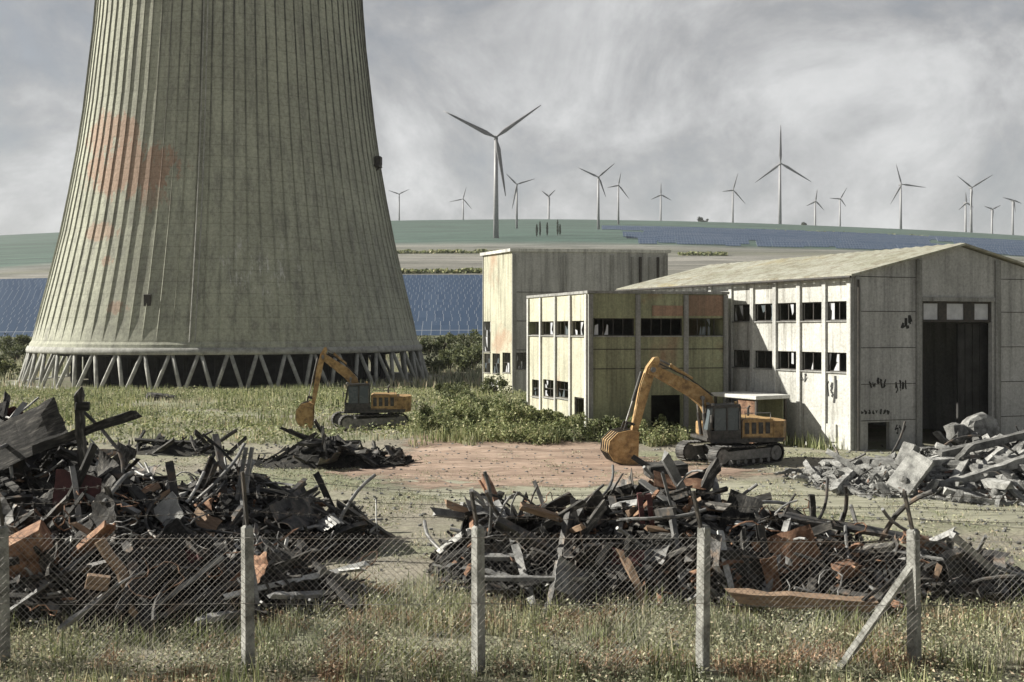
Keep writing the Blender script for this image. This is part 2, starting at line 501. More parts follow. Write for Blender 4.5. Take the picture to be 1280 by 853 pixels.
def terr(x, y):
    x = np.asarray(x, float); y = np.asarray(y, float)
    z = terr_base(y)
    u = np.clip(x / np.maximum(y, 60), -.75, .75) - .1
    k = np.where(u < 0, .30, .66) * u * u
    far = np.clip((y - 180) / 150, 0, 1)
    z = z * (1 - far * k)
    z = z + far * (np.sin(x * .011 + 1) * np.sin(y * .009) * 1.6 + np.sin(x * .004 + 2.1) * 3.0 * np.clip((y - 500) / 800, 0, 1))
    z = z + .5 * np.exp(-((x + 1) ** 2 / 60 + (y - 59) ** 2 / 30)) 
    nearw = np.clip((150 - y) / 80, 0, 1)
    z = z + nearw * (.05 * np.sin(x * .9 + y * .35) * np.sin(y * .8 - x * .2) + .07 * np.sin(x * .31 + 1.7) * np.sin(y * .27 + .4) + .02 * np.sin(2.9 * x + 1.3 * y))
    return z


def tz(x, y):
    return float(terr(x, y))


xs = np.concatenate([-np.geomspace(5000, 40, 60), np.linspace(-39, 39, 157), np.geomspace(40, 5000, 60)])
ys = np.concatenate([np.linspace(-300, 8, 16), np.linspace(9, 75, 133), np.linspace(76, 240, 90), np.geomspace(245, 5000, 110)])
gx, gy = np.meshgrid(xs, ys)
gz = terr(gx, gy)
nx, ny = len(xs), len(ys)
idx = np.arange(nx * ny).reshape(ny, nx)
faces = np.stack([idx[:-1, :-1], idx[:-1, 1:], idx[1:, 1:], idx[1:, :-1]], -1).reshape(-1, 4)
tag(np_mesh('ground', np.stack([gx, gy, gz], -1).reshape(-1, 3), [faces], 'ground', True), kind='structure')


def sheet(name, outline, mat, lift, step=.7):
    """an irregular ground patch draped a little above the soil"""
    cx = sum(p[0] for p in outline) / len(outline); cy = sum(p[1] for p in outline) / len(outline)
    pts = []
    n = len(outline)
    for k in range(n):
        a, b = outline[k], outline[(k + 1) % n]
        m_ = max(2, int(math.dist(a, b) / step))
        for j in range(m_):
            t = j / m_
            x, y = a[0] + (b[0] - a[0]) * t, a[1] + (b[1] - a[1]) * t
            w = mnoise.noise((x * .35, y * .35, 3)) * 1.6 + mnoise.noise((x * 1.1, y * 1.1, 8)) * .8
            dx, dy = x - cx, y - cy; l = math.hypot(dx, dy) + 1e-6
            pts.append((x + dx / l * w, y + dy / l * w))
    rings = [1, .97, .93, .89, .85, .8, .75, .65, .55, .45, .35, .25, .15, .07]
    mb = MB(); N = len(pts)
    for r in rings:
        for x, y in pts:
            X, Y = cx + (x - cx) * r, cy + (y - cy) * r
            mb.v.append((X, Y, tz(X, Y) + lift * (1 if r < .99 else -.6)))
    for a in range(len(rings) - 1):
        for k in range(N):
            j = (k + 1) % N
            mb.f.append((a * N + k, a * N + j, (a + 1) * N + j, (a + 1) * N + k))
    c0 = len(mb.v); mb.v.append((cx, cy, tz(cx, cy) + lift))
    edge = [1 - r for r in rings for _ in range(N)] + [1.0]
    for k in range(N):
        mb.f.append(((len(rings) - 1) * N + k, (len(rings) - 1) * N + (k + 1) % N, c0))
    o = mb.build(name, mat, smooth=True)
    at_ = o.data.attributes.new('edge', 'FLOAT', 'POINT'); at_.data.foreach_set('value', edge)
    return tag(o, kind='structure')


def gp(px, py):
    Y = H * F / (py - HZ)
    return ((px - 640) / F * Y, Y)


sheet('dirt_clearing', [gp(*p) for p in [(535, 538), (640, 541), (740, 553), (850, 574), (960, 584), (985, 596), (860, 608), (690, 616), (540, 612), (440, 602), (370, 594), (460, 574), (510, 556)]], 'dirt', .035)
sheet('dirt_track', [gp(*p) for p in [(395, 590), (560, 598), (800, 604), (1000, 604), (1180, 622), (1420, 640), (1420, 672), (1180, 655), (1000, 642), (760, 640), (560, 634), (420, 610)]], 'track_dirt', .02)

# ------------------------------------------------------------------ cooling tower
tower = empty('cooling_tower', TC, 0, 'huge hyperbolic concrete cooling tower with stained ribbed shell on slanted legs', 'cooling tower')
NR = 92; SUB = 4
mb = MB()
nseg = NR * SUB
for z, r in prof:
    for k in range(nseg):
        a = 2 * PI * k / nseg
        ph = k % SUB
        rr = r + (.16 if ph == 0 and z > 5 else 0)
        # narrow rib: pull the neighbours close to the rib centre line
        da = 0
        if ph == 1: da = -.72 * 2 * PI / nseg
        if ph == SUB - 1: da = .72 * 2 * PI / nseg
        mb.v.append((rr * math.cos(a + da), rr * math.sin(a + da), z + 1.0))
for l in range(len(prof) - 1):
    for k in range(nseg):
        j = (k + 1) % nseg
        mb.f.append((l * nseg + k, l * nseg + j, (l + 1) * nseg + j, (l + 1) * nseg + k))
mb.build('shell', 'tower', tower)
mb = MB()       # ring beam under the shell and inner dark deck
ringp = [(28.45, 4.35), (28.5, 4.7), (28.3, 5.2), (27.8, 5.2), (27.2, 4.3)]
n = 160
for r, z in ringp:
    for k in range(n):
        a = 2 * PI * k / n
        mb.v.append((r * math.cos(a), r * math.sin(a), z))
for l in range(len(ringp)):
    l2 = (l + 1) % len(ringp)
    for k in range(n):
        j = (k + 1) % n
        mb.f.append((l * n + k, l * n + j, l2 * n + j, l2 * n + k))
mb.build('ring_beam', 'tower_leg', tower, smooth=True)
mb = MB()       # drift deck + fill packs inside, near black for shade; deck stops light from above
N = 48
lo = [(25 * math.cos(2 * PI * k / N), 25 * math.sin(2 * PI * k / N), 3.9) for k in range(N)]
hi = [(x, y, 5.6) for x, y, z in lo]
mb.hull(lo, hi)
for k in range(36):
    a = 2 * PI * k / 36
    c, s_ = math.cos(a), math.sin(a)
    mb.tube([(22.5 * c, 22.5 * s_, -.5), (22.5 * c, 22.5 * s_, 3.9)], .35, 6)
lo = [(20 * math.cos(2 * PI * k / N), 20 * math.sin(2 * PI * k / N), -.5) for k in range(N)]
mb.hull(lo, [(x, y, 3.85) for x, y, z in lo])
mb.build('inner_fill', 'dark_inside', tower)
for k in range(50):
    a = 2 * PI * (k + .5) / 50
    for sgn in (-1, 1):
        b = a + sgn * PI / 50 * .96
        a2 = a + sgn * PI / 50 * .10
        lm = MB()
        lm.tube([(29.5 * math.cos(b), 29.5 * math.sin(b), -.6), (28.05 * math.cos(a2), 28.05 * math.sin(a2), 4.4)], .25, 7)
        lm.build('leg', 'tower_leg', tower, smooth=True)
# footing ring
mb = MB()
for k in range(n):
    a = 2 * PI * k / n
    for r, z in ((30.2, -.8), (30.2, .1), (28.8, .1), (28.8, -.8)):
        mb.v.append((r * math.cos(a), r * math.sin(a), z))
for k in range(n):
    j = (k + 1) % n
    for q in range(4):
        w = (q + 1) % 4
        mb.f.append((k * 4 + q, j * 4 + q, j * 4 + w, k * 4 + w))
mb.build('footing', 'tower_leg', tower)
# warning lamp bracket on the right flank
ang = math.radians(-8)
br = MB()
R0 = 21.9
br.box(R0 - .1, -.9, 31.6, R0 + 1.0, .9, 31.9, .05); br.box(R0 + .2, -.6, 31.9, R0 + 1.1, .6, 33.2, .1); br.tube([(R0 - .3, 0, 30.6), (R0 + .8, 0, 31.6)], .12)
br.xform(Matrix.Rotation(ang, 4, 'Z'))
br.build('lamp_bracket', 'frame_dark', tower)
# access ladder up the flank
azl = on_shell(245, 300); azl = math.atan2(azl.y, azl.x)
for da in (0, .024):
    mb = MB(); mb.tube([((shell_r(z) + .32) * math.cos(azl + da), (shell_r(z) + .32) * math.sin(azl + da), z + 1) for z in np.linspace(4.9, 72.5, 40)], .09, 5)
    mb.build('ladder_rail', 'tower_leg', tower)
P = on_shell(185, 375)
rad = Vector((P.x, P.y, 0)).normalized(); tan_ = Vector((-rad.y, rad.x, 0))
hp = MB()
o_ = P + rad * .04
hp.hull([tuple(o_ + tan_ * a_ + Vector((0, 0, b_))) for a_, b_ in ((-.5, -.8), (.5, -.8), (.5, .7), (-.5, .7))],
        [tuple(o_ + rad * .22 + tan_ * a_ + Vector((0, 0, b_))) for a_, b_ in ((-.45, -.75), (.45, -.75), (.45, .65), (-.45, .65))])
hp.build('hatch', 'frame_dark', tower)


# ------------------------------------------------------------------ buildings
class Wall:
    def __init__(s, A, B):
        s.A = Vector((A[0], A[1], 0)); s.B = Vector((B[0], B[1], 0))
        s.L = (s.B - s.A).length
        s.d = (s.B - s.A).normalized()
        s.n = Vector((s.d.y, -s.d.x, 0))

    def P(s, u, v, w=0.0):
        p = s.A + s.d * u + s.n * w
        return (p.x, p.y, v)

    def uv(s, px, py):
        rx = (px - 640) / F
        # A + u d = t*(rx,1)
        den = s.d.x - rx * s.d.y
        u = (rx * s.A.y - s.A.x) / den
        t = s.A.y + u * s.d.y
        return u, H - (py - HZ) / F * t

    def rect(s, x0, y0, x1, y1):
        xm = (x0 + x1) / 2
        u0 = s.uv(x0, y0)[0]; u1 = s.uv(x1, y0)[0]
        v1 = s.uv(xm, y0)[1]; v0 = s.uv(xm, y1)[1]
        return (min(u0, u1), max(u0, u1), min(v0, v1), max(v0, v1))

    def panel(s, z0, z1, ops, th=.28, top=None):
        mb = MB()
        us = sorted({0, s.L, *[o[0] for o in ops], *[o[1] for o in ops]}); vs = sorted({z0, z1, *[o[2] for o in ops], *[o[3] for o in ops]})
        us = [u for u in us if 0 <= u <= s.L]; vs = [v for v in vs if z0 <= v <= z1]
        for a, b in zip(us, us[1:]):
            for c, d in zip(vs, vs[1:]):
                um, vm = (a + b) / 2, (c + d) / 2
                if any(o[0] < um < o[1] and o[2] < vm < o[3] for o in ops): continue
                mb.quad(s.P(a, c), s.P(b, c), s.P(b, d), s.P(a, d))
                mb.quad(s.P(a, c, -th), s.P(a, d, -th), s.P(b, d, -th), s.P(b, c, -th))
        for u0, u1, v0, v1 in ops:
            v0 = max(v0, z0); v1 = min(v1, z1)
            ring = [(u0, v0), (u1, v0), (u1, v1), (u0, v1)]
            for k in range(4):
                p, q = ring[k], ring[(k + 1) % 4]
                mb.quad(s.P(*p), s.P(*p, -th), s.P(*q, -th), s.P(*q))
        if top:      # gable above the eave: list of (u, v) from left eave over the ridge to right eave
            mb.poly([s.P(u, v) for u, v in top]); mb.poly([s.P(u, v, -th) for u, v in reversed(top)])
        mb.quad(s.P(0, z1), s.P(s.L, z1), s.P(s.L, z1, -th), s.P(0, z1, -th))
        mb.quad(s.P(0, z0), s.P(0, z1), s.P(0, z1, -th), s.P(0, z0, -th)); mb.quad(s.P(s.L, z0), s.P(s.L, z1), s.P(s.L, z1, -th), s.P(s.L, z0, -th))
        return mb

    def bx(s, mb, u0, u1, v0, v1, w0, w1):
        return mb.hull([s.P(u0, v0, w1), s.P(u1, v0, w1), s.P(u1, v0, w0), s.P(u0, v0, w0)], [s.P(u0, v1, w1), s.P(u1, v1, w1), s.P(u1, v1, w0), s.P(u0, v1, w0)])

    def window(s, o, parent, off, nm=2, nh=1, frame='frame_dark', keep=.5, shard='pale', name='window'):
        """steel frame with the remains of its broken panes"""
        u0, u1, v0, v1 = o; u0 += .01; u1 -= .01; v0 += .01; v1 -= .01
        fb = MB(); t = .05
        s.bx(fb, u0, u1, v0, v0 + t, -.16, -.09); s.bx(fb, u0, u1, v1 - t, v1, -.16, -.09)
        s.bx(fb, u0, u0 + t, v0 + t, v1 - t, -.16, -.09); s.bx(fb, u1 - t, u1, v0 + t, v1 - t, -.16, -.09)
        cells = []
        for i in range(nm):
            a = u0 + t + (u1 - u0 - 2 * t) * i / nm; b = u0 + t + (u1 - u0 - 2 * t) * (i + 1) / nm
            if i: s.bx(fb, a - .02, a + .02, v0 + t, v1 - t, -.15, -.10)
            for j in range(nh):
                c = v0 + t + (v1 - v0 - 2 * t) * j / nh; d = v0 + t + (v1 - v0 - 2 * t) * (j + 1) / nh
                if j and i == 0: s.bx(fb, u0 + t, u1 - t, c - .02, c + .02, -.145, -.105)
                cells.append((a, b, c, d))
        w = fb.build(name, frame, parent, off)
        sb = MB(); s.bx(sb, u0 - .04, u1 + .04, v0 - .075, v0 - .012, .003, .09); sb.build('sill', 'pilaster_grey', w, off)
        gb = MB(); any_ = False
        for a, b, c, d in cells:
            if random.random() > keep: continue
            any_ = True
            W, Hh = b - a, d - c
            for _ in range(random.choice((1, 2, 2, 3))):
                cu, cv = random.choice(((a, c), (b, c), (a, d), (b, d), ((a + b) / 2, d), ((a + b) / 2, c)))
                su = 1 if cu < (a + b) / 2 else -1; sv = 1 if cv < (c + d) / 2 else -1
                p = [(cu, cv), (cu + su * W * random.uniform(.15, .6), cv), (cu + su * W * random.uniform(.1, .35), cv + sv * Hh * random.uniform(.3, .75)), (cu, cv + sv * Hh * random.uniform(.3, .85))]
                ww = -.125 - .004 * random.random()
                gb.hull([s.P(x, y, ww) for x, y in p], [s.P(x, y, ww - .006) for x, y in p])
        if any_:
            gb.build('pane', 'pale_pane' if random.random() < .6 else 'glass', w, off)
        return w


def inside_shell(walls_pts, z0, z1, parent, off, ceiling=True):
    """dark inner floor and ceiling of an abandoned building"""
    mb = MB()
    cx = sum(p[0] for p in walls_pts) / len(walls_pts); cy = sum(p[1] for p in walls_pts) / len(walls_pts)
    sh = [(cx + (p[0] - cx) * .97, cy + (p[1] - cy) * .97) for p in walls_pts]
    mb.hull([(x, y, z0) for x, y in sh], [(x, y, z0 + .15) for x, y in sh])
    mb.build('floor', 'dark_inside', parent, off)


# --- gabled hall
hc = (18.07, 52.9); hf = (8.0, 71.2)
gdir = Vector((.955, .295)); GW = 13.96
hr = (hc[0] + gdir.x * GW, hc[1] + gdir.y * GW)
hbr = (hf[0] + gdir.x * GW, hf[1] + gdir.y * GW)
EV, RG = 9.35, 11.09
hall = empty('industrial_hall', (hc[0], hc[1], 0), 0, 'large abandoned hall with gabled roof, tall open doorway and white side wall', 'building')
ho = hall.location
side = Wall(hf, hc); gable = Wall(hc, hr); rightw = Wall(hr, hbr); backw = Wall(hbr, hf)
NB = 11
bay = side.L / NB
sops = []
for k in range(NB):
    u0 = k * bay + .14; u1 = (k + 1) * bay - .14
    sops += [(u0, u1, 6.98, 8.02), (u0, u1, 4.2, 5.25)]
side.panel(-.4, EV, sops).build('side_wall', 'panel_white', hall, ho)
for k in range(NB + 1):
    mb = MB(); u = min(max(k * bay, .13), side.L - .13)
    side.bx(mb, u - .13, u + .13, -.4, EV - .02, .003, .12)
    mb.build('pilaster', 'pilaster_white', hall, ho)
for o_ in sops:
    side.window(o_, hall, ho, 2, 1, keep=.5)
# small white service hatch on the side wall
mb = MB(); r = side.rect(1033, 530, 1046, 552); side.bx(mb, r[0], r[1], r[2], r[3], .003, .09)
mb.build('meter_box', 'pilaster_white', hall, ho)
door = gable.rect(1153, 377, 1240, 560); door = (door[0], door[1], -.4, door[3])
hole = gable.rect(1085, 528, 1112, 563)
mid = GW / 2
gable.panel(-.4, EV, [door, hole], top=[(0, EV), (GW, EV), (mid, RG)]).build('gable_wall', 'panel_grey', hall, ho)
for px in (1071, 1147.5, 1246, 1318):
    mb = MB(); u = gable.uv(px, 500)[0]
    top = EV + (RG - EV) * (1 - abs(u - mid) / mid) - .12
    gable.bx(mb, u - .16, u + .16, -.4, top, .003, .14)
    mb.build('pilaster', 'pilaster_grey', hall, ho)
for v in (1.6, 3.55, 5.5, 7.45, 9.3):      # slab joints
    for a, b in ((.42, gable.uv(1147.5, 500)[0] - .17), (gable.uv(1246, 500)[0] + .17, GW - .5)):
        mb = MB()
        if v < hole[3] + .02 and a < hole[1] < b and v > hole[2]:
            m2 = MB(); gable.bx(m2, a, hole[0] - .02, v, v + .035, .002, .02); m2.build('slab_joint', 'frame_dark', hall, ho); gable.bx(mb, hole[1] + .02, b, v, v + .035, .002, .02)
        else:
            gable.bx(mb, a, b, v, v + .035, .002, .02)
        mb.build('slab_joint', 'frame_dark', hall, ho)
mb = MB()
gable.bx(mb, door[0] - .15, door[1] + .15, door[3] + .002, door[3] + .22, .003, .10)
mb.build('lintel', 'pilaster_grey', hall, ho)
# transom above the doorway: three lights between dark posts
tb = MB(); t0 = door[3] - 1.15
gable.bx(tb, door[0], door[1], t0, t0 + .14, -.22, -.08)
gable.bx(tb, door[0], door[1], door[3] - .12, door[3] - .002, -.22, -.08)
dw = (door[1] - door[0])
posts = [(0, .03), (.24, .36), (.61, .76), (.97, 1)]
for a, b in posts:
    gable.bx(tb, door[0] + dw * a, door[0] + dw * b, t0 + .14, door[3] - .12, -.22, -.08)
tr = tb.build('transom_window', 'frame_dark', hall, ho)
for (a, b), (c, d) in zip(posts, posts[1:]):
    pb = MB(); gable.bx(pb, door[0] + dw * b, door[0] + dw * c, t0 + .14, door[3] - .12, -.16, -.15)
    pb.build('pane', 'pale_pane', tr, ho)  # pale blue colour stands in for sky seen through the panes
# sliding door leaf hung half open inside, dark
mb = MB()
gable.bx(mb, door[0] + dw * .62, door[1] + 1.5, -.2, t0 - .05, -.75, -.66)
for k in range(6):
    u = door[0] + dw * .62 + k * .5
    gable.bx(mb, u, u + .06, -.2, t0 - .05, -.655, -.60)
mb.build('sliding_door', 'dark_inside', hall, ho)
rightw.panel(-.4, EV, []).build('right_wall', 'panel_grey', hall, ho)
backw.panel(-.4, EV, [], top=[(0, EV), (GW, EV), (mid, RG)]).build('back_wall', 'panel_grey', hall, ho)
inside_shell([hc, hr, hbr, hf], -.4, 0, hall, ho)
# roof: two corrugated slopes with thickness and overhang
def slope(A, B, zA, A2, B2, zB, name, n=60):
    """corrugated slope between eave A-B and ridge A2-B2"""
    mb = MB()
    for k in range(n + 1):
        t = k / n
        zz = .05 if k % 2 else 0
        a = Vector((A[0] + (B[0] - A[0]) * t, A[1] + (B[1] - A[1]) * t, zA + zz)); b = Vector((A2[0] + (B2[0] - A2[0]) * t, A2[1] + (B2[1] - A2[1]) * t, zB + zz))
        mb.v += [tuple(a), tuple(b), (b.x, b.y, b.z - .12), (a.x, a.y, a.z - .12)]
    for k in range(n):
        i = k * 4; j = i + 4
        for q in range(4):
            w = (q + 1) % 4
            mb.f.append((i + q, j + q, j + w, i + w))
    mb.f.append((0, 1, 2, 3)); e = n * 4; mb.f.append((e + 3, e + 2, e + 1, e))
    return mb.build(name, 'roof_sheet', hall, ho)


sd = Vector((side.d.x, side.d.y)); g2 = Vector((gdir.x, gdir.y))
ov = .35
def P2(p, a, b): return (p[0] + sd.x * a + g2.x * b, p[1] + sd.y * a + g2.y * b)
rc = (hc[0] + g2.x * mid, hc[1] + g2.y * mid); rf = (hf[0] + g2.x * mid, hf[1] + g2.y * mid)
sl = (RG - EV) / mid
slope(P2(hf, -ov, -ov), P2(hc, ov, -ov), EV + .15 - sl * ov, P2(rf, -ov, 0), P2(rc, ov, 0), RG + .15, 'roof_slope')
slope(P2(hbr, -ov, ov), P2(hr, ov, ov), EV + .15 - sl * ov, P2(rf, -ov, 0.004), P2(rc, ov, 0.004), RG + .15, 'roof_slope')
mb = MB(); mb.tube([(*P2(hf, -ov, -ov - .06), EV - .08), (*P2(hc, ov, -ov - .06), EV - .08)], .08, 8)
mb.build('gutter', 'frame_dark', hall, ho)
mb = MB(); mb.tube([gable.P(.25, EV - .2, .22), gable.P(.25, 0.1, .22)], .055, 8)
mb.build('downpipe', 'frame_dark', hall, ho)


def scribble(w, boxpx, parent, off, n, seed, name='graffiti', th=.045):
    """illegible spray marks inside a pixel box"""
    r_ = random.Random(seed)
    mb = MB()
    u0, u1, v0, v1 = w.rect(*boxpx)
    for k in range(n):
        cu = u0 + (u1 - u0) * (k + .5) / n; wd = (u1 - u0) / n * .8; ht = (v1 - v0) * r_.uniform(.5, 1); cv = (v0 + v1) / 2
        pts = []
        m_ = r_.randint(4, 7)
        for j in range(m_):
            pts.append((cu + wd * r_.uniform(-.5, .5), cv + ht * r_.uniform(-.5, .5)))
        tk = th * r_.uniform(.7, 1.6)
        for j, (p, q) in enumerate(zip(pts, pts[1:])):
            d = Vector((q[0] - p[0], q[1] - p[1])); 
            if d.length < .02: continue
            d.normalize(); nn = Vector((-d.y, d.x)) * tk
            wv = .004 + .0012 * (k * 7 + j)% .012
            mb.quad(w.P(p[0] - nn.x, p[1] - nn.y, wv), w.P(q[0] - nn.x, q[1] - nn.y, wv), w.P(q[0] + nn.x, q[1] + nn.y, wv), w.P(p[0] + nn.x, p[1] + nn.y, wv))
    return mb.build(name, 'graffiti', parent, off)


scribble(gable, (1086, 471, 1108, 490), hall, ho, 5, 1)
scribble(gable, (1119, 474, 1134, 492), hall, ho, 4, 2, th=.03)
scribble(gable, (1075, 511, 1112, 519), hall, ho, 8, 3, th=.035)
scribble(gable, (1126, 392, 1140, 415), hall, ho, 3, 4, th=.06)
scribble(gable, (1118, 528, 1133, 546), hall, ho, 3, 5, th=.03)
scribble(side, (1034, 466, 1046, 508), hall, ho, 3, 6, th=.05)
scribble(side, (1000, 462, 1010, 482), hall, ho, 2, 8, th=.04)

# --- annex
ac = (4.47, 58.5); ar = (13.05, 60.3); al = (1.09, 67.55)
an = empty('annex_building', (ac[0], ac[1], 0), 0, 'flat roofed annex with a band of broken windows behind the right excavator', 'building')
ao = an.location
AZ = 8.62
aside = Wall(al, ac); afront = Wall(ac, ar); aback = Wall(ar, (ar[0] - 3.38, ar[1] + 9.05)); aend = Wall((ar[0] - 3.38, ar[1] + 9.05), al)
bx_ = [660.5, 676.5, 695, 713.5, 733.5]
us_ = [aside.uv(p, 410)[0] for p in bx_]
wops = [(us_[k] + .16, us_[k + 1] - .12, 6.12, 7.02) for k in range(4)]
lops = [aside.rect(665, 475, 676, 496), aside.rect(679, 475, 694, 497), aside.rect(696, 477, 712, 498), ]
dop = aside.rect(718, 497, 730, 534); dop = (dop[0], dop[1], .2, dop[3])
aside.panel(-.4, AZ, wops + lops + [dop]).build('side_wall', 'panel_cream', an, ao)
for k in range(5):
    mb = MB(); u = min(max(us_[k], .14), aside.L - .14)
    aside.bx(mb, u - .11, u + .11, -.4, AZ - .05, .003, .12)
    mb.build('pilaster', 'pilaster_white', an, ao)
for o_ in wops: aside.window(o_, an, ao, 2, 1, keep=.3)
for o_ in lops: aside.window(o_, an, ao, 2, 2, keep=.6)
mb = MB(); aside.bx(mb, dop[0] + .01, dop[0] + .07, .2, dop[3] - .01, -.2, -.08); aside.bx(mb, dop[1] - .07, dop[1] - .01, .2, dop[3] - .01, -.2, -.08); aside.bx(mb, dop[0] + .07, dop[1] - .07, dop[3] - .08, dop[3] - .01, -.2, -.08)
mb.build('door_frame', 'frame_dark', an, ao)
fx = [737, 797, 857, 909]
fu = [afront.uv(p, 450)[0] for p in fx]
fops = []
for a, b in zip(fx, fx[1:]):
    r = afront.rect(a + 4, 398, b - 4, 420); fops.append(r)
big = afront.rect(814, 494, 852, 540); big = (big[0], big[1], -.3, big[3])
afront.panel(-.4, AZ, fops + [big]).build('front_wall', 'panel_olive', an, ao)
for k, u in enumerate(fu):
    mb = MB(); u = min(max(u, .14), afront.L - .14)
    afront.bx(mb, u - .14, u + .14, -.4, AZ - .05, .003, .14)
    mb.build('pilaster', 'pilaster_grey', an, ao)
for o_ in fops: afront.window(o_, an, ao, 4, 1, keep=.35)
for v in (3.05, 4.2):
    for a, b in zip(fu, fu[1:]):
        mb = MB(); vv = v + 1.1
        afront.bx(mb, a + .16, b - .16, vv, vv + .05, .002, .03)
        mb.build('slab_joint', 'frame_dark', an, ao)
for x0, y0, x1, y1 in ((860.5, 368, 905.5, 396), (815, 381, 853.5, 396)):
    mb = MB(); r = afront.rect(x0, y0, x1, y1); afront.bx(mb, r[0], r[1], r[2] + .04, r[3] - .06, .003, .05)
    mb.build('rusty_panel', 'panel_rusty', an, ao)
aback.panel(-.4, AZ, []).build('right_wall', 'panel_olive', an, ao); aend.panel(-.4, AZ, []).build('back_wall', 'panel_olive', an, ao)
quad_ = [ac, ar, (ar[0] - 3.38, ar[1] + 9.05), al]
mb = MB(); cx = sum(p[0] for p in quad_) / 4; cy = sum(p[1] for p in quad_) / 4
ov_ = [(cx + (p[0] - cx) * 1.02, cy + (p[1] - cy) * 1.02) for p in quad_]
mb.hull([(x, y, AZ + .003) for x, y in ov_], [(x, y, AZ + .16) for x, y in ov_])
mb.build('roof', 'pilaster_grey', an, ao)
inside_shell(quad_, -.4, 0, an, ao)
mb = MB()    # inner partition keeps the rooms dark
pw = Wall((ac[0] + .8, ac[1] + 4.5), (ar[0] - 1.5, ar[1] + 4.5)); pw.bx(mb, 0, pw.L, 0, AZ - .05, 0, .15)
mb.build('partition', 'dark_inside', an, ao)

# --- tall block behind
tc = (0.0, 110.0); tl = (-3.45, 116.4); trr = (17.55, 112.0); tbk = (14.1, 118.4)
tb_ = empty('tall_block', (0, 110, -1), 0, 'tall windowless grey block with a pale narrow end behind the annex', 'building')
to = tb_.location
TZ = 15.1
te = Wall(tl, tc); tf = Wall(tc, trr); tr_ = Wall(trr, tbk); tk = Wall(tbk, tl)
eo = [te.rect(604, 402, 613, 440), te.rect(605, 442, 613, 466), te.rect(615.5, 442, 625, 467), te.rect(628, 441, 638, 466), te.rect(606, 474, 622, 488)]
te.panel(-1.6, TZ, eo).build('end_wall', 'panel_cream', tb_, to)
for o_ in eo: te.window(o_, tb_, to, 2, 2, keep=.6)
fo = [tf.rect(642, 441, 659, 462)]
tf.panel(-1.6, TZ, fo).build('front_wall', 'panel_grey', tb_, to)
tf.window(fo[0], tb_, to, 3, 2, keep=.3)
for px in (642, 706, 765, 832):
    mb = MB(); u = min(max(tf.uv(px, 350)[0], .25), tf.L - .25); tf.bx(mb, u - .2, u + .2, -1.6, TZ - .3, .003, .2)
    mb.build('pilaster', 'pilaster_grey', tb_, to)
for px in (790, 800, 812, 822):
    mb = MB(); u = tf.uv(px, 350)[0]; tf.bx(mb, u - .12, u + .12, 7.5, TZ - .5, .003, .35)
    mb.build('fin', 'frame_dark' if px in (800, 822) else 'pilaster_grey', tb_, to)
for v in (4.2, 7.4, 10.6):
    mb = MB(); u1 = tf.uv(706, 350)[0]; u2 = tf.uv(765, 350)[0]
    tf.bx(mb, .5, u1 - .22, v, v + .06, .002, .04); mb.build('slab_joint', 'frame_dark', tb_, to); mb = MB(); tf.bx(mb, u1 + .22, u2 - .22, v, v + .06, .002, .04)
    mb.build('slab_joint', 'frame_dark', tb_, to)
tr_.panel(-1.6, TZ, []).build('right_wall', 'panel_grey', tb_, to); tk.panel(-1.6, TZ, []).build('back_wall', 'panel_grey', tb_, to)
mb = MB()
q4 = [tc, trr, tbk, tl]
cx = sum(p[0] for p in q4) / 4; cy = sum(p[1] for p in q4) / 4
ov_ = [(cx + (p[0] - cx) * 1.03, cy + (p[1] - cy) * 1.05) for p in q4]
mb.hull([(x, y, TZ + .003) for x, y in ov_], [(x, y, TZ + .35) for x, y in ov_])
mb.build('roof', 'pilaster_white', tb_, to)
inside_shell(q4, -1.6, 0, tb_, to)

# --- site hut in front of the hall
hp_ = side.uv(968, 520)
hb = Vector(side.P(hp_[0], 0, 1.9))
hut = empty('site_hut', (hb.x, hb.y, 0), math.atan2(side.d.y, side.d.x), 'small site hut with a white slab roof against the hall side wall', 'hut')
mb = MB(); mb.box(-1.9, -1.25, 2.62, 1.9, 1.3, 2.82, .03); mb.build('roof', 'hut_roof', hut)
for x, y in ((-1.7, -1.05), (1.7, -1.05), (-1.7, 1.1), (1.7, 1.1)):
    mb = MB(); mb.box(x - .06, y - .06, -.1, x + .06, y + .06, 2.617); mb.build('post', 'frame_dark', hut)
mb = MB(); mb.box(-1.64, .95, 0, 1.64, 1.02, 2.6); mb.build('back_panel', 'panel_olive', hut)
mb = MB(); mb.box(.25, -1.08, .9, 1.62, -1.0, 2.55); mb.box(-1.62, -1.08, 0, 1.62, -1.0, .85); mb.build('front_panel', 'rust', hut)
mb = MB(); mb.box(-1.62, -1.06, 1.5, .2, -1.02, 1.58); mb.box(-.75, -1.06, .86, -.68, -1.02, 2.6); mb.build('window', 'frame_dark', hut)

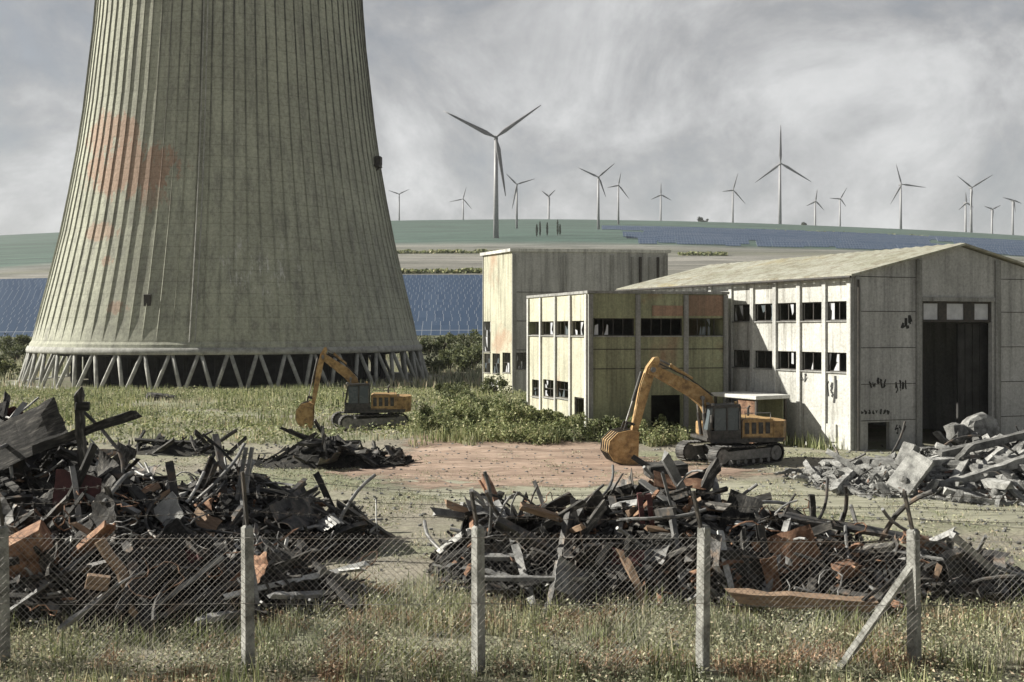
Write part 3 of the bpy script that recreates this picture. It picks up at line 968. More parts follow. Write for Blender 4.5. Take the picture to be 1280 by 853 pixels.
# ------------------------------------------------------------------ excavators
def excavator(name, label, loc, rz, track_rot, fx=1.0):
    def arm(mb):
        mb.v = [(.35 + (x - .35) * fx if x > .35 else x, y, z) for x, y, z in mb.v]
        return mb
    ex = empty(name, loc, rz, label, 'excavator', 'tracked excavators in the yard')
    RT = Matrix.Rotation(track_rot, 4, 'Z')
    L, R_ = 1.72, .48
    for sy in (-1, 1):
        # tracks: belt of shoes round a stadium path
        y0, y1 = sy * 1.2 - .3, sy * 1.2 + .3
        mb = MB()
        path = []
        nst, nar = 14, 9
        for k in range(nst): path.append((-L + 2 * L * k / nst, .03 + 0.0, 0, -1))
        for k in range(nar): a = -PI / 2 + PI * k / nar; path.append((L + R_ * math.cos(a), .03 + R_ + R_ * math.sin(a), math.cos(a), math.sin(a)))
        for k in range(nst): path.append((L - 2 * L * k / nst, .03 + 2 * R_ - .04 * math.sin(PI * k / nst), 0, 1))
        for k in range(nar): a = PI / 2 + PI * k / nar; path.append((-L + R_ * math.cos(a), .03 + R_ + R_ * math.sin(a), math.cos(a), math.sin(a)))
        for (x, z, nx_, nz_) in path:
            tx, tz_ = -nz_, nx_
            hw = .105
            p = [(x + tx * hw - nx_ * .06, z + tz_ * hw - nz_ * .06), (x - tx * hw - nx_ * .06, z - tz_ * hw - nz_ * .06), (x - tx * hw, z - tz_ * hw), (x - tx * .03, z - tz_ * .03), (x - tx * .02 + nx_ * .035, z - tz_ * .02 + nz_ * .035), (x + tx * .02 + nx_ * .035, z + tz_ * .02 + nz_ * .035), (x + tx * .03, z + tz_ * .03), (x + tx * hw, z + tz_ * hw)]
            mb.prism_y(p, y0, y1)
        mb.xform(RT)
        tr = mb.build('track', 'digger_dark', ex)
        mb = MB(); mb.prism_y([(-L, .3), (L, .3), (L + .1, .5), (L - .1, .72), (-L + .1, .78), (-L - .1, .5)], y0 + .1, y1 - .1); mb.xform(RT); mb.build('track_frame', 'digger_grey', tr)
        for cx_, rr in ((-L, .36), (L, .36)):
            mb = MB(); mb.tube([(cx_, y0 + .05, .51), (cx_, y1 - .05, .51)], rr, 16); mb.tube([(cx_, y0 + .02, .51), (cx_, y1 - .02, .51)], .13, 10); mb.xform(RT); mb.build('track_wheel', 'digger_grey', tr)
        for k in range(6):
            cx_ = -1.25 + k * .5
            mb = MB(); mb.tube([(cx_, y0 + .08, .19), (cx_, y1 - .08, .19)], .11, 10); mb.xform(RT); mb.build('roller', 'digger_grey', tr)
    mb = MB(); mb.box(-.9, -.95, .45, .9, .95, .85, .05); mb.tube([(0, 0, .85), (0, 0, 1.08)], .62, 20); mb.xform(RT)
    mb.build('undercarriage', 'digger_dark', ex)
    # upper structure
    mb = MB(); mb.prism_y([(-2.2, 1.08), (1.45, 1.08), (1.55, 1.16), (1.55, 1.3), (-2.3, 1.3)], -1.28, 1.28); mb.build('deck', 'digger_dark', ex)
    mb = MB(); mb.prism_y([(-1.72, 1.303), (-.1, 1.303), (-.1, 2.12), (-.25, 2.22), (-1.72, 2.22)], -1.24, 1.24); hood = mb.build('engine_cover', 'digger', ex)
    mb = MB()
    for k in range(4):
        mb.box(-1.55 + k * .36, 1.243, 1.5, -1.32 + k * .36, 1.265, 2.05)
    mb.build('vent', 'digger_dark', hood); mb = MB()
    for k in range(4):
        mb.box(-1.55 + k * .36, -1.265, 1.5, -1.32 + k * .36, -1.243, 2.05)
    mb.build('vent', 'digger_dark', hood)
    mb = MB(); mb.tube([(-1.2, -.5, 2.2), (-1.2, -.5, 2.62), (-1.3, -.5, 2.72)], .06, 8); mb.build('exhaust', 'digger_dark', hood)
    mb = MB()
    cwp = [(-1.725, -1.27), (-2.25, -1.27), (-2.6, -.85), (-2.7, 0), (-2.6, .85), (-2.25, 1.27), (-1.725, 1.27)]
    mb.hull([(x * .99 if x < -1.73 else x, y, 1.12) for x, y in cwp], [(x, y, 2.1) for x, y in cwp]); mb.build('counterweight', 'digger', ex)
    mb = MB(); mb.box(.05, -1.26, 1.303, 1.3, -.45, 1.95, .06); mb.build('tool_box', 'digger', ex)
    # cab
    c0, c1, yl, yr = -.05, 1.5, 1.26, .32
    mb = MB()
    prof_ = [(c0, 1.303), (c1, 1.303), (c1 + .06, 1.7), (c1 - .18, 2.86), (c0 + .06, 2.92), (c0, 2.7)]
    # lower shell + posts + roof
    mb.prism_y([(c0, 1.303), (c1, 1.303), (c1 + .05, 1.68), (c0, 1.68)], yr, yl)
    mb.prism_y([(c0 + .0, 2.80), (c1 - .13, 2.76), (c1 - .2, 2.90), (c0 + .05, 2.95)], yr - .01, yl + .01)
    for y in (yr, yl - .07):
        mb.prism_y([(c0, 1.68), (c0 + .09, 1.68), (c0 + .09, 2.8), (c0, 2.8)], y, y + .07)
        mb.prism_y([(.62, 1.68), (.70, 1.68), (.70, 2.79), (.62, 2.79)], y, y + .07)
        mb.prism_y([(c1 - .04, 1.68), (c1 + .05, 1.68), (c1 - .13, 2.77), (c1 - .22, 2.77)], y, y + .07)
    cab = mb.build('cab', 'digger_dark', ex)
    mb = MB()
    mb.box(c0 + .1, yl - .05, 1.69, .61, yl - .03, 2.78); mb.box(.71, yl - .05, 1.69, c1 - .2, yl - .03, 2.75); mb.box(c0 + .1, yr + .03, 1.69, c1 - .2, yr + .05, 2.75)
    mb.hull([(c1 + .02, yr + .08, 1.69), (c1 + .02, yl - .08, 1.69), (c1, yl - .08, 1.69), (c1, yr + .08, 1.69)], [(c1 - .16, yr + .08, 2.74), (c1 - .16, yl - .08, 2.74), (c1 - .18, yl - .08, 2.74), (c1 - .18, yr + .08, 2.74)])
    mb.box(c0 + .03, yr + .08, 1.75, c0 + .05, yl - .08, 2.7)
    mb.build('window', 'glass', cab)
    mb = MB(); mb.box(.25, .55, 1.7, .75, 1.05, 1.85); mb.box(.18, .55, 1.85, .32, 1.05, 2.45, .04); mb.build('seat', 'digger_dark', cab)
    mb = MB()
    for y in (yl + .05,): mb.tube([(c0 + .1, y, 1.75), (c0 + .1, y, 2.6)], .02, 5)
    mb.build('grab_rail', 'digger_grey', cab)
    mb = MB(); mb.tube([(c0 + .2, yl - .2, 2.92), (c0 + .2, yl - .2, 3.06)], .07, 8); mb.build('beacon', 'digger', cab)
    for y in (yr + .12, yl - .2):
        mb = MB(); mb.box(c1 - .22, y, 2.88, c1 - .08, y + .14, 3.0, .02); mb.build('work_light', 'digger_grey', cab)
    mb = MB(); mb.tube([(c1 - .1, yl - .02, 2.3), (c1 + .1, yl + .22, 2.34)], .015, 5); mb.box(c1 + .06, yl + .16, 2.1, c1 + .12, yl + .34, 2.46, .02); mb.build('mirror', 'digger_dark', cab)
    mb = MB(); mb.tube([(-.1, -1.2, 1.3), (-.1, -1.2, 2.55), (-1.6, -1.2, 2.55), (-1.6, -1.2, 2.22)], .022, 5); mb.tube([(-.85, -1.2, 2.22), (-.85, -1.2, 2.55)], .02, 5); mb.build('handrail', 'digger_grey', ex)
    mb = MB(); mb.tube([(-.3, 1.2, 2.2), (-.3, 1.2, 2.5), (-1.6, 1.2, 2.5), (-1.6, 1.2, 2.2)], .022, 5); mb.build('handrail', 'digger_grey', ex)
    mb = MB(); mb.box(-.12, 1.242, 1.34, -.10, 1.262, 2.18); mb.box(-1.1, 1.242, 1.33, -.12, 1.258, 1.36); mb.build('door_seam', 'digger_dark', hood)
    # boom
    bp = [(.35, 1.35), (.85, 1.45), (1.5, 2.75), (2.1, 3.25), (4.15, 4.42), (4.28, 4.62), (4.15, 4.78), (3.9, 4.8), (1.75, 3.85), (1.0, 3.25), (.5, 2.0)]
    mb = MB(); mb.prism_y(bp, -.22, .22)
    boom = arm(mb).build('boom', 'digger', ex)
    mb = MB(); mb.tube([(4.05, -.3, 4.6), (4.05, .3, 4.6)], .13, 12); mb.tube([(.6, -.32, 1.62), (.6, .32, 1.62)], .14, 12); mb.tube([(1.55, -.4, 3.2), (1.55, .4, 3.2)], .11, 12); arm(mb).build('pivot_pin', 'digger_grey', boom)
    mb = MB(); mb.tube([(.9, .1, 3.3), (2.2, .1, 4.2), (3.6, .1, 4.85)], .03, 5); mb.tube([(.9, -.1, 3.3), (2.2, -.1, 4.24), (3.6, -.1, 4.88)], .03, 5); arm(mb).build('hydraulic_hose', 'digger_dark', boom)
    for y in (-.36, .36):
        mb = MB(); mb.tube([(1.35, y, 1.35), (1.5, y, 2.45)], .095, 10); arm(mb).build('boom_cylinder', 'digger_dark', ex)
        mb = MB(); mb.tube([(1.5, y, 2.45), (1.56, y, 3.2)], .055, 8); arm(mb).build('piston', 'digger_grey', ex)
    mb = MB(); mb.tube([(1.95, 0, 4.12), (3.1, 0, 4.82)], .09, 10); arm(mb).build('stick_cylinder', 'digger', ex)
    mb = MB(); mb.tube([(3.1, 0, 4.82), (3.82, 0, 5.16)], .05, 8); arm(mb).build('piston', 'digger_grey', ex)
    # stick
    sp_ = [(3.75, 5.22), (3.95, 5.2), (4.3, 4.75), (4.62, 3.9), (5.12, 1.55), (5.0, 1.38), (4.84, 1.45), (3.98, 4.3), (3.68, 5.05)]
    mb = MB(); mb.prism_y(sp_, -.17, .17)
    stick = arm(mb).build('stick', 'digger', ex)
    mb = MB(); mb.prism_y([(3.95, 4.3), (3.98, 4.9), (4.2, 4.8), (4.3, 4.4)], .225, .245); mb.prism_y([(3.95, 4.3), (3.98, 4.9), (4.2, 4.8), (4.3, 4.4)], -.245, -.225); arm(mb).build('cheek_plate', 'digger', stick)
    mb = MB(); mb.tube([(4.55, 0, 4.5), (5.0, 0, 3.1)], .085, 10); arm(mb).build('bucket_cylinder', 'digger_dark', ex)
    mb = MB(); mb.tube([(5.0, 0, 3.1), (5.33, 0, 2.1)], .05, 8); arm(mb).build('piston', 'digger_grey', ex)
    mb = MB()
    for y in (-.24, .2):
        mb.prism_y([(4.95, 1.95), (5.05, 2.05), (5.42, 2.12), (5.42, 2.0), (5.05, 1.9)], y, y + .05); mb.prism_y([(5.3, 2.08), (5.42, 2.08), (5.62, 1.55), (5.52, 1.5)], y, y + .05)
    arm(mb).build('bucket_link', 'digger_dark', ex)
    # bucket: shell of plates with thickness, side plates, ribs, teeth
    arc = [(4.85, 1.62), (5.3, 1.74), (5.95, 1.62), (6.38, 1.22), (6.44, .7), (6.15, .27), (5.6, .08), (4.95, .10)]
    inn = [(4.9, 1.54), (5.32, 1.66), (5.9, 1.55), (6.3, 1.18), (6.36, .72), (6.1, .33), (5.58, .15), (4.95, .17)]
    mb = MB()
    for k in range(len(arc) - 1):
        mb.prism_y([arc[k], arc[k + 1], inn[k + 1], inn[k]], -.68, .68)
    bucket = arm(mb).build('bucket', 'digger', ex)
    for ya, yb in ((.62, .678), (-.678, -.62)):
        mb = MB(); mb.prism_y(inn, ya, yb); arm(mb).build('side_plate', 'digger', bucket)
    mb = MB()
    for y in (-.55, -.2, .15, .5):
        for k in range(1, len(arc) - 1):
            a, b = arc[k], arc[k + 1]
            nrm = Vector((b[1] - a[1], -(b[0] - a[0]))).normalized() * -.05
            mb.prism_y([a, b, (b[0] + nrm.x, b[1] + nrm.y), (a[0] + nrm.x, a[1] + nrm.y)], y, y + .06)
    arm(mb).build('wear_rib', 'digger_dark', bucket)
    for k in range(5):
        y = -.66 + k * .3
        mb = MB(); mb.hull([(4.97, y, .07), (4.97, y + .12, .07), (4.97, y + .12, .2), (4.97, y, .2)], [(4.66, y + .03, .06), (4.66, y + .09, .06), (4.66, y + .09, .1), (4.66, y + .03, .1)])
        arm(mb).build('tooth', 'digger_grey', bucket)
    mb = MB(); mb.prism_y([(4.84, 1.5), (5.45, 1.7), (5.62, 1.55), (5.5, 1.62), (5.0, 1.3)], -.28, -.23); mb.prism_y([(4.84, 1.5), (5.45, 1.7), (5.62, 1.62), (5.0, 1.3)], .23, .28); arm(mb).build('bucket_ear', 'digger', bucket)
    return ex


e1 = (912 - 640) / F * 49.3
ex1 = excavator('excavator', 'orange excavator with raised boom and lowered bucket in front of the annex', (e1, 49.3, tz(e1, 49.3)), math.radians(191), math.radians(19))
e2 = (462 - 640) / F * 64.0
ex2 = excavator('excavator', 'farther orange excavator parked before the cooling tower legs', (e2, 64.0, tz(e2, 64)), math.radians(187), math.radians(14), .70)

# ------------------------------------------------------------------ scrap and rubble
def warp(p, s, a):
    return Vector(p) + Vector((mnoise.noise((p[0] * s, p[1] * s, p[2] * s)), mnoise.noise((p[0] * s + 7, p[1] * s, p[2] * s)), mnoise.noise((p[0] * s, p[1] * s + 5, p[2] * s)))) * a


def mesh_beam(L, w, h, seed, seg=7, bend=.06):
    r_ = random.Random(seed); mb = MB()
    loops = []
    for k in range(seg + 1):
        x = -L / 2 + L * k / seg
        by = bend * math.sin(PI * k / seg + seed) ; bz = bend * math.sin(2.2 * k / seg + seed * 2)
        jit = lambda: r_.uniform(-.22, .22)
        l = [(x, by + sy * w / 2 * (1 + jit()), bz + sz * h / 2 * (1 + jit())) for sy, sz in ((-1, -1), (1, -1), (1, 1), (-1, 1))]
        if k in (0, seg): l = [(p[0] + r_.uniform(-.5, .5) * w * 1.6, p[1], p[2]) for p in l]
        loops.append(l)
    for l in loops: mb.v += l
    for k in range(seg):
        for j in range(4):
            q = (j + 1) % 4; mb.f.append((k * 4 + j, (k + 1) * 4 + j, (k + 1) * 4 + q, k * 4 + q))
    mb.f.append((0, 1, 2, 3)); e = seg * 4; mb.f.append((e + 3, e + 2, e + 1, e))
    return mb


def mesh_ibeam(L, w, h, seed):
    mb = MB(); t = .035
    sec = [(-w / 2, -h / 2), (w / 2, -h / 2), (w / 2, -h / 2 + t), (t / 2, -h / 2 + t), (t / 2, h / 2 - t), (w / 2, h / 2 - t), (w / 2, h / 2), (-w / 2, h / 2), (-w / 2, h / 2 - t), (-t / 2, h / 2 - t), (-t / 2, -h / 2 + t), (-w / 2, -h / 2 + t)]
    seg = 8; n = 12
    for k in range(seg + 1):
        x = -L / 2 + L * k / seg
        tw = .25 * math.sin(k / seg * 2 + seed); bz = .12 * math.sin(PI * k / seg * 1.3 + seed)
        for y, z in sec:
            mb.v.append((x, y * math.cos(tw) - z * math.sin(tw), y * math.sin(tw) + z * math.cos(tw) + bz))
    for k in range(seg):
        for j in range(n):
            q = (j + 1) % n; mb.f.append((k * n + j, (k + 1) * n + j, (k + 1) * n + q, k * n + q))
    mb.f.append(tuple(range(n))); mb.f.append(tuple(range(seg * n + n - 1, seg * n - 1, -1)))
    return mb


def mesh_sheet(L, W, seed, corr=False, crumple=.18):
    r_ = random.Random(seed); mb = MB(); nx_, ny_ = (12, 8)
    top = []
    cut = r_.uniform(.0, .35)
    for j in range(ny_ + 1):
        for i in range(nx_ + 1):
            x = -L / 2 + L * i / nx_; y = -W / 2 + W * j / ny_
            y *= 1 - cut * i / nx_
            z = mnoise.noise((x * 1.1 + seed * 3.3, y * 1.1, seed)) * crumple * 2 + .22 * crumple * abs(x) * abs(y) * 4
            if corr: z += .03 * (1 if i % 2 else -1)
            ex = mnoise.noise((x * 3 + seed, y * 3, 1)) * .08
            top.append((x + (ex if i in (0, nx_) else 0), y + (ex if j in (0, ny_) else 0), z))
    n = len(top)
    mb.v += top + [(x, y, z - .025) for x, y, z in top]
    w1 = nx_ + 1
    for j in range(ny_):
        for i in range(nx_):
            a = j * w1 + i; mb.f.append((a, a + 1, a + 1 + w1, a + w1)); mb.f.append((n + a, n + a + w1, n + a + 1 + w1, n + a + 1))
    edge = [i for i in range(w1)] + [j * w1 + nx_ for j in range(1, ny_ + 1)] + [ny_ * w1 + i for i in range(nx_ - 1, -1, -1)] + [j * w1 for j in range(ny_ - 1, 0, -1)]
    for a, b in zip(edge, edge[1:] + edge[:1]): mb.f.append((a, n + a, n + b, b))
    return mb


def mesh_chunk(sx, sy, sz, seed):
    r_ = random.Random(seed); mb = MB()
    # a broken block: box with its corners cut and its faces roughened
    nn = 3; idx_ = {}
    for i in range(nn + 1):
        for j in range(nn + 1):
            for k in range(nn + 1):
                if 0 < i < nn and 0 < j < nn and 0 < k < nn: continue
                p = Vector((i / nn - .5, j / nn - .5, k / nn - .5))
                l = p.length
                if l > .62: p *= .62 / l * r_.uniform(.85, 1.08)
                p = Vector((p.x * sx, p.y * sy, p.z * sz))
                p = warp(p + Vector((seed * 3.1, 0, 0)), 2.2 / max(sx, sy, sz), .22 * min(sx, sy, sz)) - Vector((seed * 3.1, 0, 0))
                idx_[(i, j, k)] = len(mb.v); mb.v.append(tuple(p))
    for a in range(nn):
        for b in range(nn):
            for f0 in (0, nn):
                for q in ([(f0, a, b), (f0, a + 1, b), (f0, a + 1, b + 1), (f0, a, b + 1)], [(a, f0, b), (a + 1, f0, b), (a + 1, f0, b + 1), (a, f0, b + 1)], [(a, b, f0), (a + 1, b, f0), (a + 1, b + 1, f0), (a, b + 1, f0)]):
                    mb.f.append(tuple(idx_[x] for x in (q if f0 else q[::-1])))
    return mb


def mesh_pipe(L, r, seed, bend=.4):
    r_ = random.Random(seed); mb = MB()
    pts = [(-L / 2 + L * k / 9, bend * math.sin(k / 9 * PI * r_.choice((1, 1.0))) * r_.uniform(.95, 1.05), bend * .6 * math.sin(k / 9 * 4 + seed)) for k in range(10)]
    return mb.tube(pts, r, 8)


PROTO = {}
def protos(kind, n, fn):
    PROTO[kind] = []
    for k in range(n):
        me = bpy.data.meshes.new(kind)
        mb = fn(k); me.from_pydata(mb.v, [], mb.f); me.update(); PROTO[kind].append(me)


protos('scrap_beam', 9, lambda k: mesh_beam(1.0 + .32 * k, .09 + .022 * (k % 4), .10 + .03 * (k % 3), k, 9, .09))
protos('steel_girder', 4, lambda k: mesh_ibeam(1.8 + .6 * k, .16, .22, k))
protos('broken_plank', 8, lambda k: mesh_beam(.7 + .33 * k, .09 + .035 * (k % 3), .035, 20 + k, 9, bend=.10))
protos('scrap_sheet', 9, lambda k: mesh_sheet(.7 + .2 * k, .5 + .11 * k, k, k % 3 == 1, .26))
protos('bent_pipe', 6, lambda k: mesh_pipe(1.0 + .42 * k, .018 + .006 * k, k, .25 + .12 * (k % 3)))
protos('concrete_chunk', 9, lambda k: mesh_chunk(.38 + .085 * k, .3 + .05 * (k % 4), .16 + .045 * (k % 4), k + 1))
protos('concrete_beam', 6, lambda k: mesh_beam(1.0 + .42 * k, .15 + .03 * k, .13 + .025 * k, 40 + k, 9, bend=.07))
VAR = {}
def variant(kind, i, mat):
    key = (kind, i, mat)
    if key not in VAR:
        me = PROTO[kind][i].copy(); me.materials.append(MT[mat]); VAR[key] = me
    return VAR[key]


class Heap:
    def __init__(s, cones): s.c = cones
    def h(s, x, y):
        z = 0.0
        for cx, cy, hh, rx, ry in s.c:
            d = math.hypot((x - cx) / rx, (y - cy) / ry)
            t = max(0, 1 - d)
            z = max(z, hh * t ** .85)
        return z
    def normal(s, x, y, e=.25):
        return Vector((s.h(x - e, y) - s.h(x + e, y), s.h(x, y - e) - s.h(x, y + e), 2 * e)).normalized()
    def sample(s, r_):
        while True:
            c = r_.choices(s.c, weights=[c[3] * c[4] for c in s.c])[0]
            a = r_.uniform(0, 2 * PI); q = math.sqrt(r_.random()) * .98
            x, y = c[0] + c[3] * q * math.cos(a), c[1] + c[4] * q * math.sin(a)
            if s.h(x, y) > .03: return x, y
    def mound(s, name, mat, sink=.3, rough=.35):
        x0 = min(c[0] - c[3] for c in s.c); x1 = max(c[0] + c[3] for c in s.c); y0 = min(c[1] - c[4] for c in s.c); y1 = max(c[1] + c[4] for c in s.c)
        nx_ = int((x1 - x0) / .22) + 2; ny_ = int((y1 - y0) / .22) + 2
        X, Y = np.meshgrid(np.linspace(x0, x1, nx_), np.linspace(y0, y1, ny_))
        Z = np.zeros_like(X)
        for j in range(ny_):
            for i in range(nx_):
                x, y = X[j, i], Y[j, i]; hh = s.h(x, y)
                if hh > 0:
                    w = min(1, hh / .6)
                    Z[j, i] = hh * .86 - sink * .4 + w * rough * (mnoise.noise((x * 1.3, y * 1.3, 2)) + .6 * mnoise.noise((x * 3.1, y * 3.1, 5)))
                else: Z[j, i] = -.4
        Z += terr(X, Y)
        id_ = np.arange(nx_ * ny_).reshape(ny_, nx_)
        fc = np.stack([id_[:-1, :-1], id_[:-1, 1:], id_[1:, 1:], id_[1:, :-1]], -1).reshape(-1, 4)
        return tag(np_mesh(name, np.stack([X, Y, Z], -1).reshape(-1, 3), [fc], mat), kind='stuff')
    def fragments(s, name, mat, n, seed, size=(.08, .5)):
        r_ = random.Random(seed); mb = MB()
        for _ in range(n):
            x, y = s.sample(r_); z = tz(x, y) + s.h(x, y) * .93 + r_.uniform(-.1, .18)
            L = r_.uniform(*size); st = len(mb.v)
            if r_.random() < .6: mb.box(-L, -.025 - .03 * r_.random(), -.02, L, .03, .02 + .03 * r_.random())
            else: mb.box(-L * .6, -L * .45, -.012, L * .6, L * .4, .012)
            m4 = Matrix.Translation((x, y, z)) @ Euler((r_.uniform(-.7, .7), r_.uniform(-.9, .9), r_.uniform(0, 6.3))).to_matrix().to_4x4()
            mb.xform(m4, st)
        return tag(mb.build(name, mat), kind='stuff')


def put(kind, mesh, loc, rot, label, cat, group, scale=1.0):
    o = bpy.data.objects.new(kind, mesh)
    o.location = loc; o.rotation_euler = rot; o.scale = (scale,) * 3
    C.objects.link(o)
    return tag(o, label, cat, group)


CAT = {'scrap_beam': 'beam', 'steel_girder': 'girder', 'broken_plank': 'plank', 'scrap_sheet': 'sheet metal', 'bent_pipe': 'pipe', 'concrete_chunk': 'concrete chunk', 'concrete_beam': 'concrete beam'}


def scatter(heap, kind, n, mats, seed, where, desc, lift=.12, tilt=.45, smin=.85, smax=1.3):
    r_ = random.Random(seed); k = 0; mi = 0
    while k < n:
        x, y = heap.sample(r_)
        hgt = heap.h(x, y)
        nm = heap.normal(x, y)
        # show pieces on the faces that look at the open side more often
        if r_.random() > .35 + .65 * max(0, min(1, .5 - nm.y * 1.2 + .3)): continue
        mat = r_.choices([m_[0] for m_ in mats], weights=[m_[1] for m_ in mats])[0]
        i = r_.randrange(len(PROTO[kind]))
        q = nm.to_track_quat('Z', 'X') @ Euler((r_.gauss(0, tilt * .6), r_.gauss(0, tilt), r_.uniform(0, 6.28))).to_quaternion()
        z = tz(x, y) + hgt * .95 + r_.uniform(-.05, lift * 2)
        sc_ = r_.uniform(smin, smax)
        half = max(v.co.length for v in PROTO[kind][i].vertices) * .8 * sc_
        ax = abs((q @ Vector((1, 0, 0))).z)
        z = max(z, tz(x, y) + half * ax * .55)
        put(kind, variant(kind, i, mat), (x, y, z), q.to_euler(), desc[mat] + ' ' + where, CAT[kind], desc[mat] + 's ' + where, sc_)
        k += 1


left = Heap([(-14.3, 27.5, 4.25, 6.8, 5.2), (-11.0, 26.0, 2.9, 5.0, 4.6), (-8.4, 30.0, 2.5, 4.6, 3.4), (-5.8, 23.8, 1.15, 2.4, 1.8), (-9.5, 23.3, 2.0, 3.6, 2.2)])
midh = Heap([(4.1, 26.6, 2.15, 4.6, 3.6), (-.5, 26.6, 1.6, 1.7, 2.6), (1.6, 25.8, 1.6, 3.2, 2.8), (7.2, 25.4, 1.35, 3.4, 2.4), (10.0, 24.6, .95, 3.2, 1.7)])
backh = Heap([(-9.3, 48.2, 1.35, 3.2, 2.2), (-7.0, 48.0, .8, 2.4, 1.6), (-17.5, 52.0, .7, 3.0, 1.4)])
rub = Heap([(21.6, 42.0, 1.95, 8.0, 5.4), (17.0, 41.0, .95, 5.2, 3.8), (25.0, 41.0, 1.75, 6.0, 5.0), (14.5, 43.0, .6, 2.8, 1.8)])
left.mound('scrap_mound', 'mound'); midh.mound('scrap_mound', 'mound'); backh.mound('scrap_mound', 'mound', .2, .2); rub.mound('rubble_mound', 'rubble_mound', .3, .4)
left.fragments('scrap_fragments', 'char', 3600, 1, (.05, .4)); midh.fragments('scrap_fragments', 'char', 3000, 2, (.05, .4)); backh.fragments('scrap_fragments', 'char', 250, 3)
left.fragments('grey_fragments', 'greysteel', 900, 31, (.04, .32)); midh.fragments('grey_fragments', 'greysteel', 800, 32, (.04, .32))
midh.fragments('rusty_fragments', 'rust', 160, 33, (.06, .3)); left.fragments('rusty_fragments', 'rust', 130, 34, (.06, .3))
rub.fragments('rubble_fragments', 'rubble', 4200, 4, (.05, .24)); rub.fragments('brick_fragments', 'brick', 420, 5, (.05, .16))

DB = {'char': 'charred black timber beam', 'steel': 'dark steel bar', 'tan': 'bare tan timber beam', 'rust': 'rusty orange bar', 'greysteel': 'pale grey bar'}
DP = {'char': 'charred thin plank', 'tan': 'bare tan plank', 'pale': 'pale painted plank', 'rust': 'rusty orange strip', 'greysteel': 'grey metal strip'}
DS = {'steel': 'crumpled dark metal sheet', 'rust': 'crumpled rusty orange sheet', 'greysteel': 'crumpled grey metal sheet', 'maroon': 'torn maroon painted sheet', 'char': 'sooty black sheet'}
DG = {'steel': 'twisted dark steel girder', 'rust': 'twisted rusty girder'}
DPi = {'steel': 'thin bent dark pipe', 'greysteel': 'thin bent grey pipe'}
for hp2, wh, sd_, f in ((left, 'in the left scrap heap', 100, 1.0), (midh, 'in the middle scrap heap', 200, 1.0)):
    scatter(hp2, 'scrap_beam', int(130 * f), [('char', 7), ('steel', 3), ('tan', .6), ('greysteel', 2.0), ('rust', .5)], sd_, wh, DB, .1, .3)
    scatter(hp2, 'steel_girder', int(22 * f), [('steel', 4), ('rust', 1)], sd_ + 1, wh, DG, .15, .35)
    scatter(hp2, 'broken_plank', int(110 * f), [('char', 5), ('tan', .7), ('pale', .8), ('rust', .5), ('greysteel', 1.8)], sd_ + 2, wh, DP, .15, .36)
    scatter(hp2, 'scrap_sheet', int(75 * f), [('steel', 5), ('char', 4), ('rust', .5), ('greysteel', .8), ('maroon', .15)], sd_ + 3, wh, DS, .15, .6, .6, 1.0)
    scatter(hp2, 'bent_pipe', int(60 * f), [('steel', 1), ('greysteel', 1.2)], sd_ + 4, wh, DPi, .35, .6)
wh = 'in the low heap beyond the yard track'
scatter(backh, 'scrap_beam', 26, [('char', 6), ('steel', 2)], 301, wh, DB)
scatter(backh, 'scrap_sheet', 14, [('steel', 4), ('char', 3), ('maroon', .3)], 303, wh, DS, .12, .4, .6, .9)
wh = 'in the pale rubble heap'
scatter(rub, 'concrete_chunk', 290, [('rubble', 1)], 401, wh, {'rubble': 'broken pale concrete chunk'}, .12, .6, .55, 1.2)
scatter(rub, 'concrete_beam', 130, [('rubble', 1)], 402, wh, {'rubble': 'broken pale concrete beam'}, .16, .26, .7, 1.15)
scatter(rub, 'bent_pipe', 40, [('steel', 1)], 403, wh, {'steel': 'bent dark reinforcing rod'}, .2, .45)


mb = MB(); r_ = random.Random(77)
for _ in range(2600):
    x, y = r_.uniform(-26, 27), 20 + 36 * r_.random() ** .9
    if abs(x) > y * .56 or left.h(x, y) > .05 or midh.h(x, y) > .05: continue
    q = r_.uniform(.025, .085); st = len(mb.v)
    mb.box(-q, -q * .7, -q * .4, q, q * .7, q * .45, q * .3)
    mb.xform(Matrix.Translation((x, y, tz(x, y) + .03)) @ Euler((r_.uniform(-.5, .5), r_.uniform(-.5, .5), r_.uniform(0, 6))).to_matrix().to_4x4(), st)
tag(mb.build('gravel', 'rubble'), kind='stuff')


# distinctive pieces, each placed where the photograph shows it
def special(name, mb, mat, loc, rot, label, cat):
    o = mb.build(name, mat); o.location = loc; o.rotation_euler = rot
    return tag(o, label, cat)


def on_heap(px, py, heap, fall=24.0, sink=-.5):
    """the spot on a heap (or on the ground) that shows at this pixel"""
    for Y in np.arange(19.6, 46, .06):
        p = at(px, py, Y)
        if p.z <= tz(p.x, p.y) + heap.h(p.x, p.y) + .02:
            return at(px, py, Y + sink)
    return at(px, py, fall)


def R(*a): return tuple(math.radians(x) for x in a)


def cable(seed):
    r_ = random.Random(seed); p = Vector((0, 0, 0)); d = Vector((1, 0, .3)); pts = []
    for k in range(26):
        pts.append(p.copy()); d = (d + Vector((r_.gauss(0, .5), r_.gauss(0, .5), r_.gauss(0, .4) - p.z * .5)) - p * .12).normalized(); p = p + d * .17
    return MB().tube(pts, r_.uniform(.012, .022), 5)


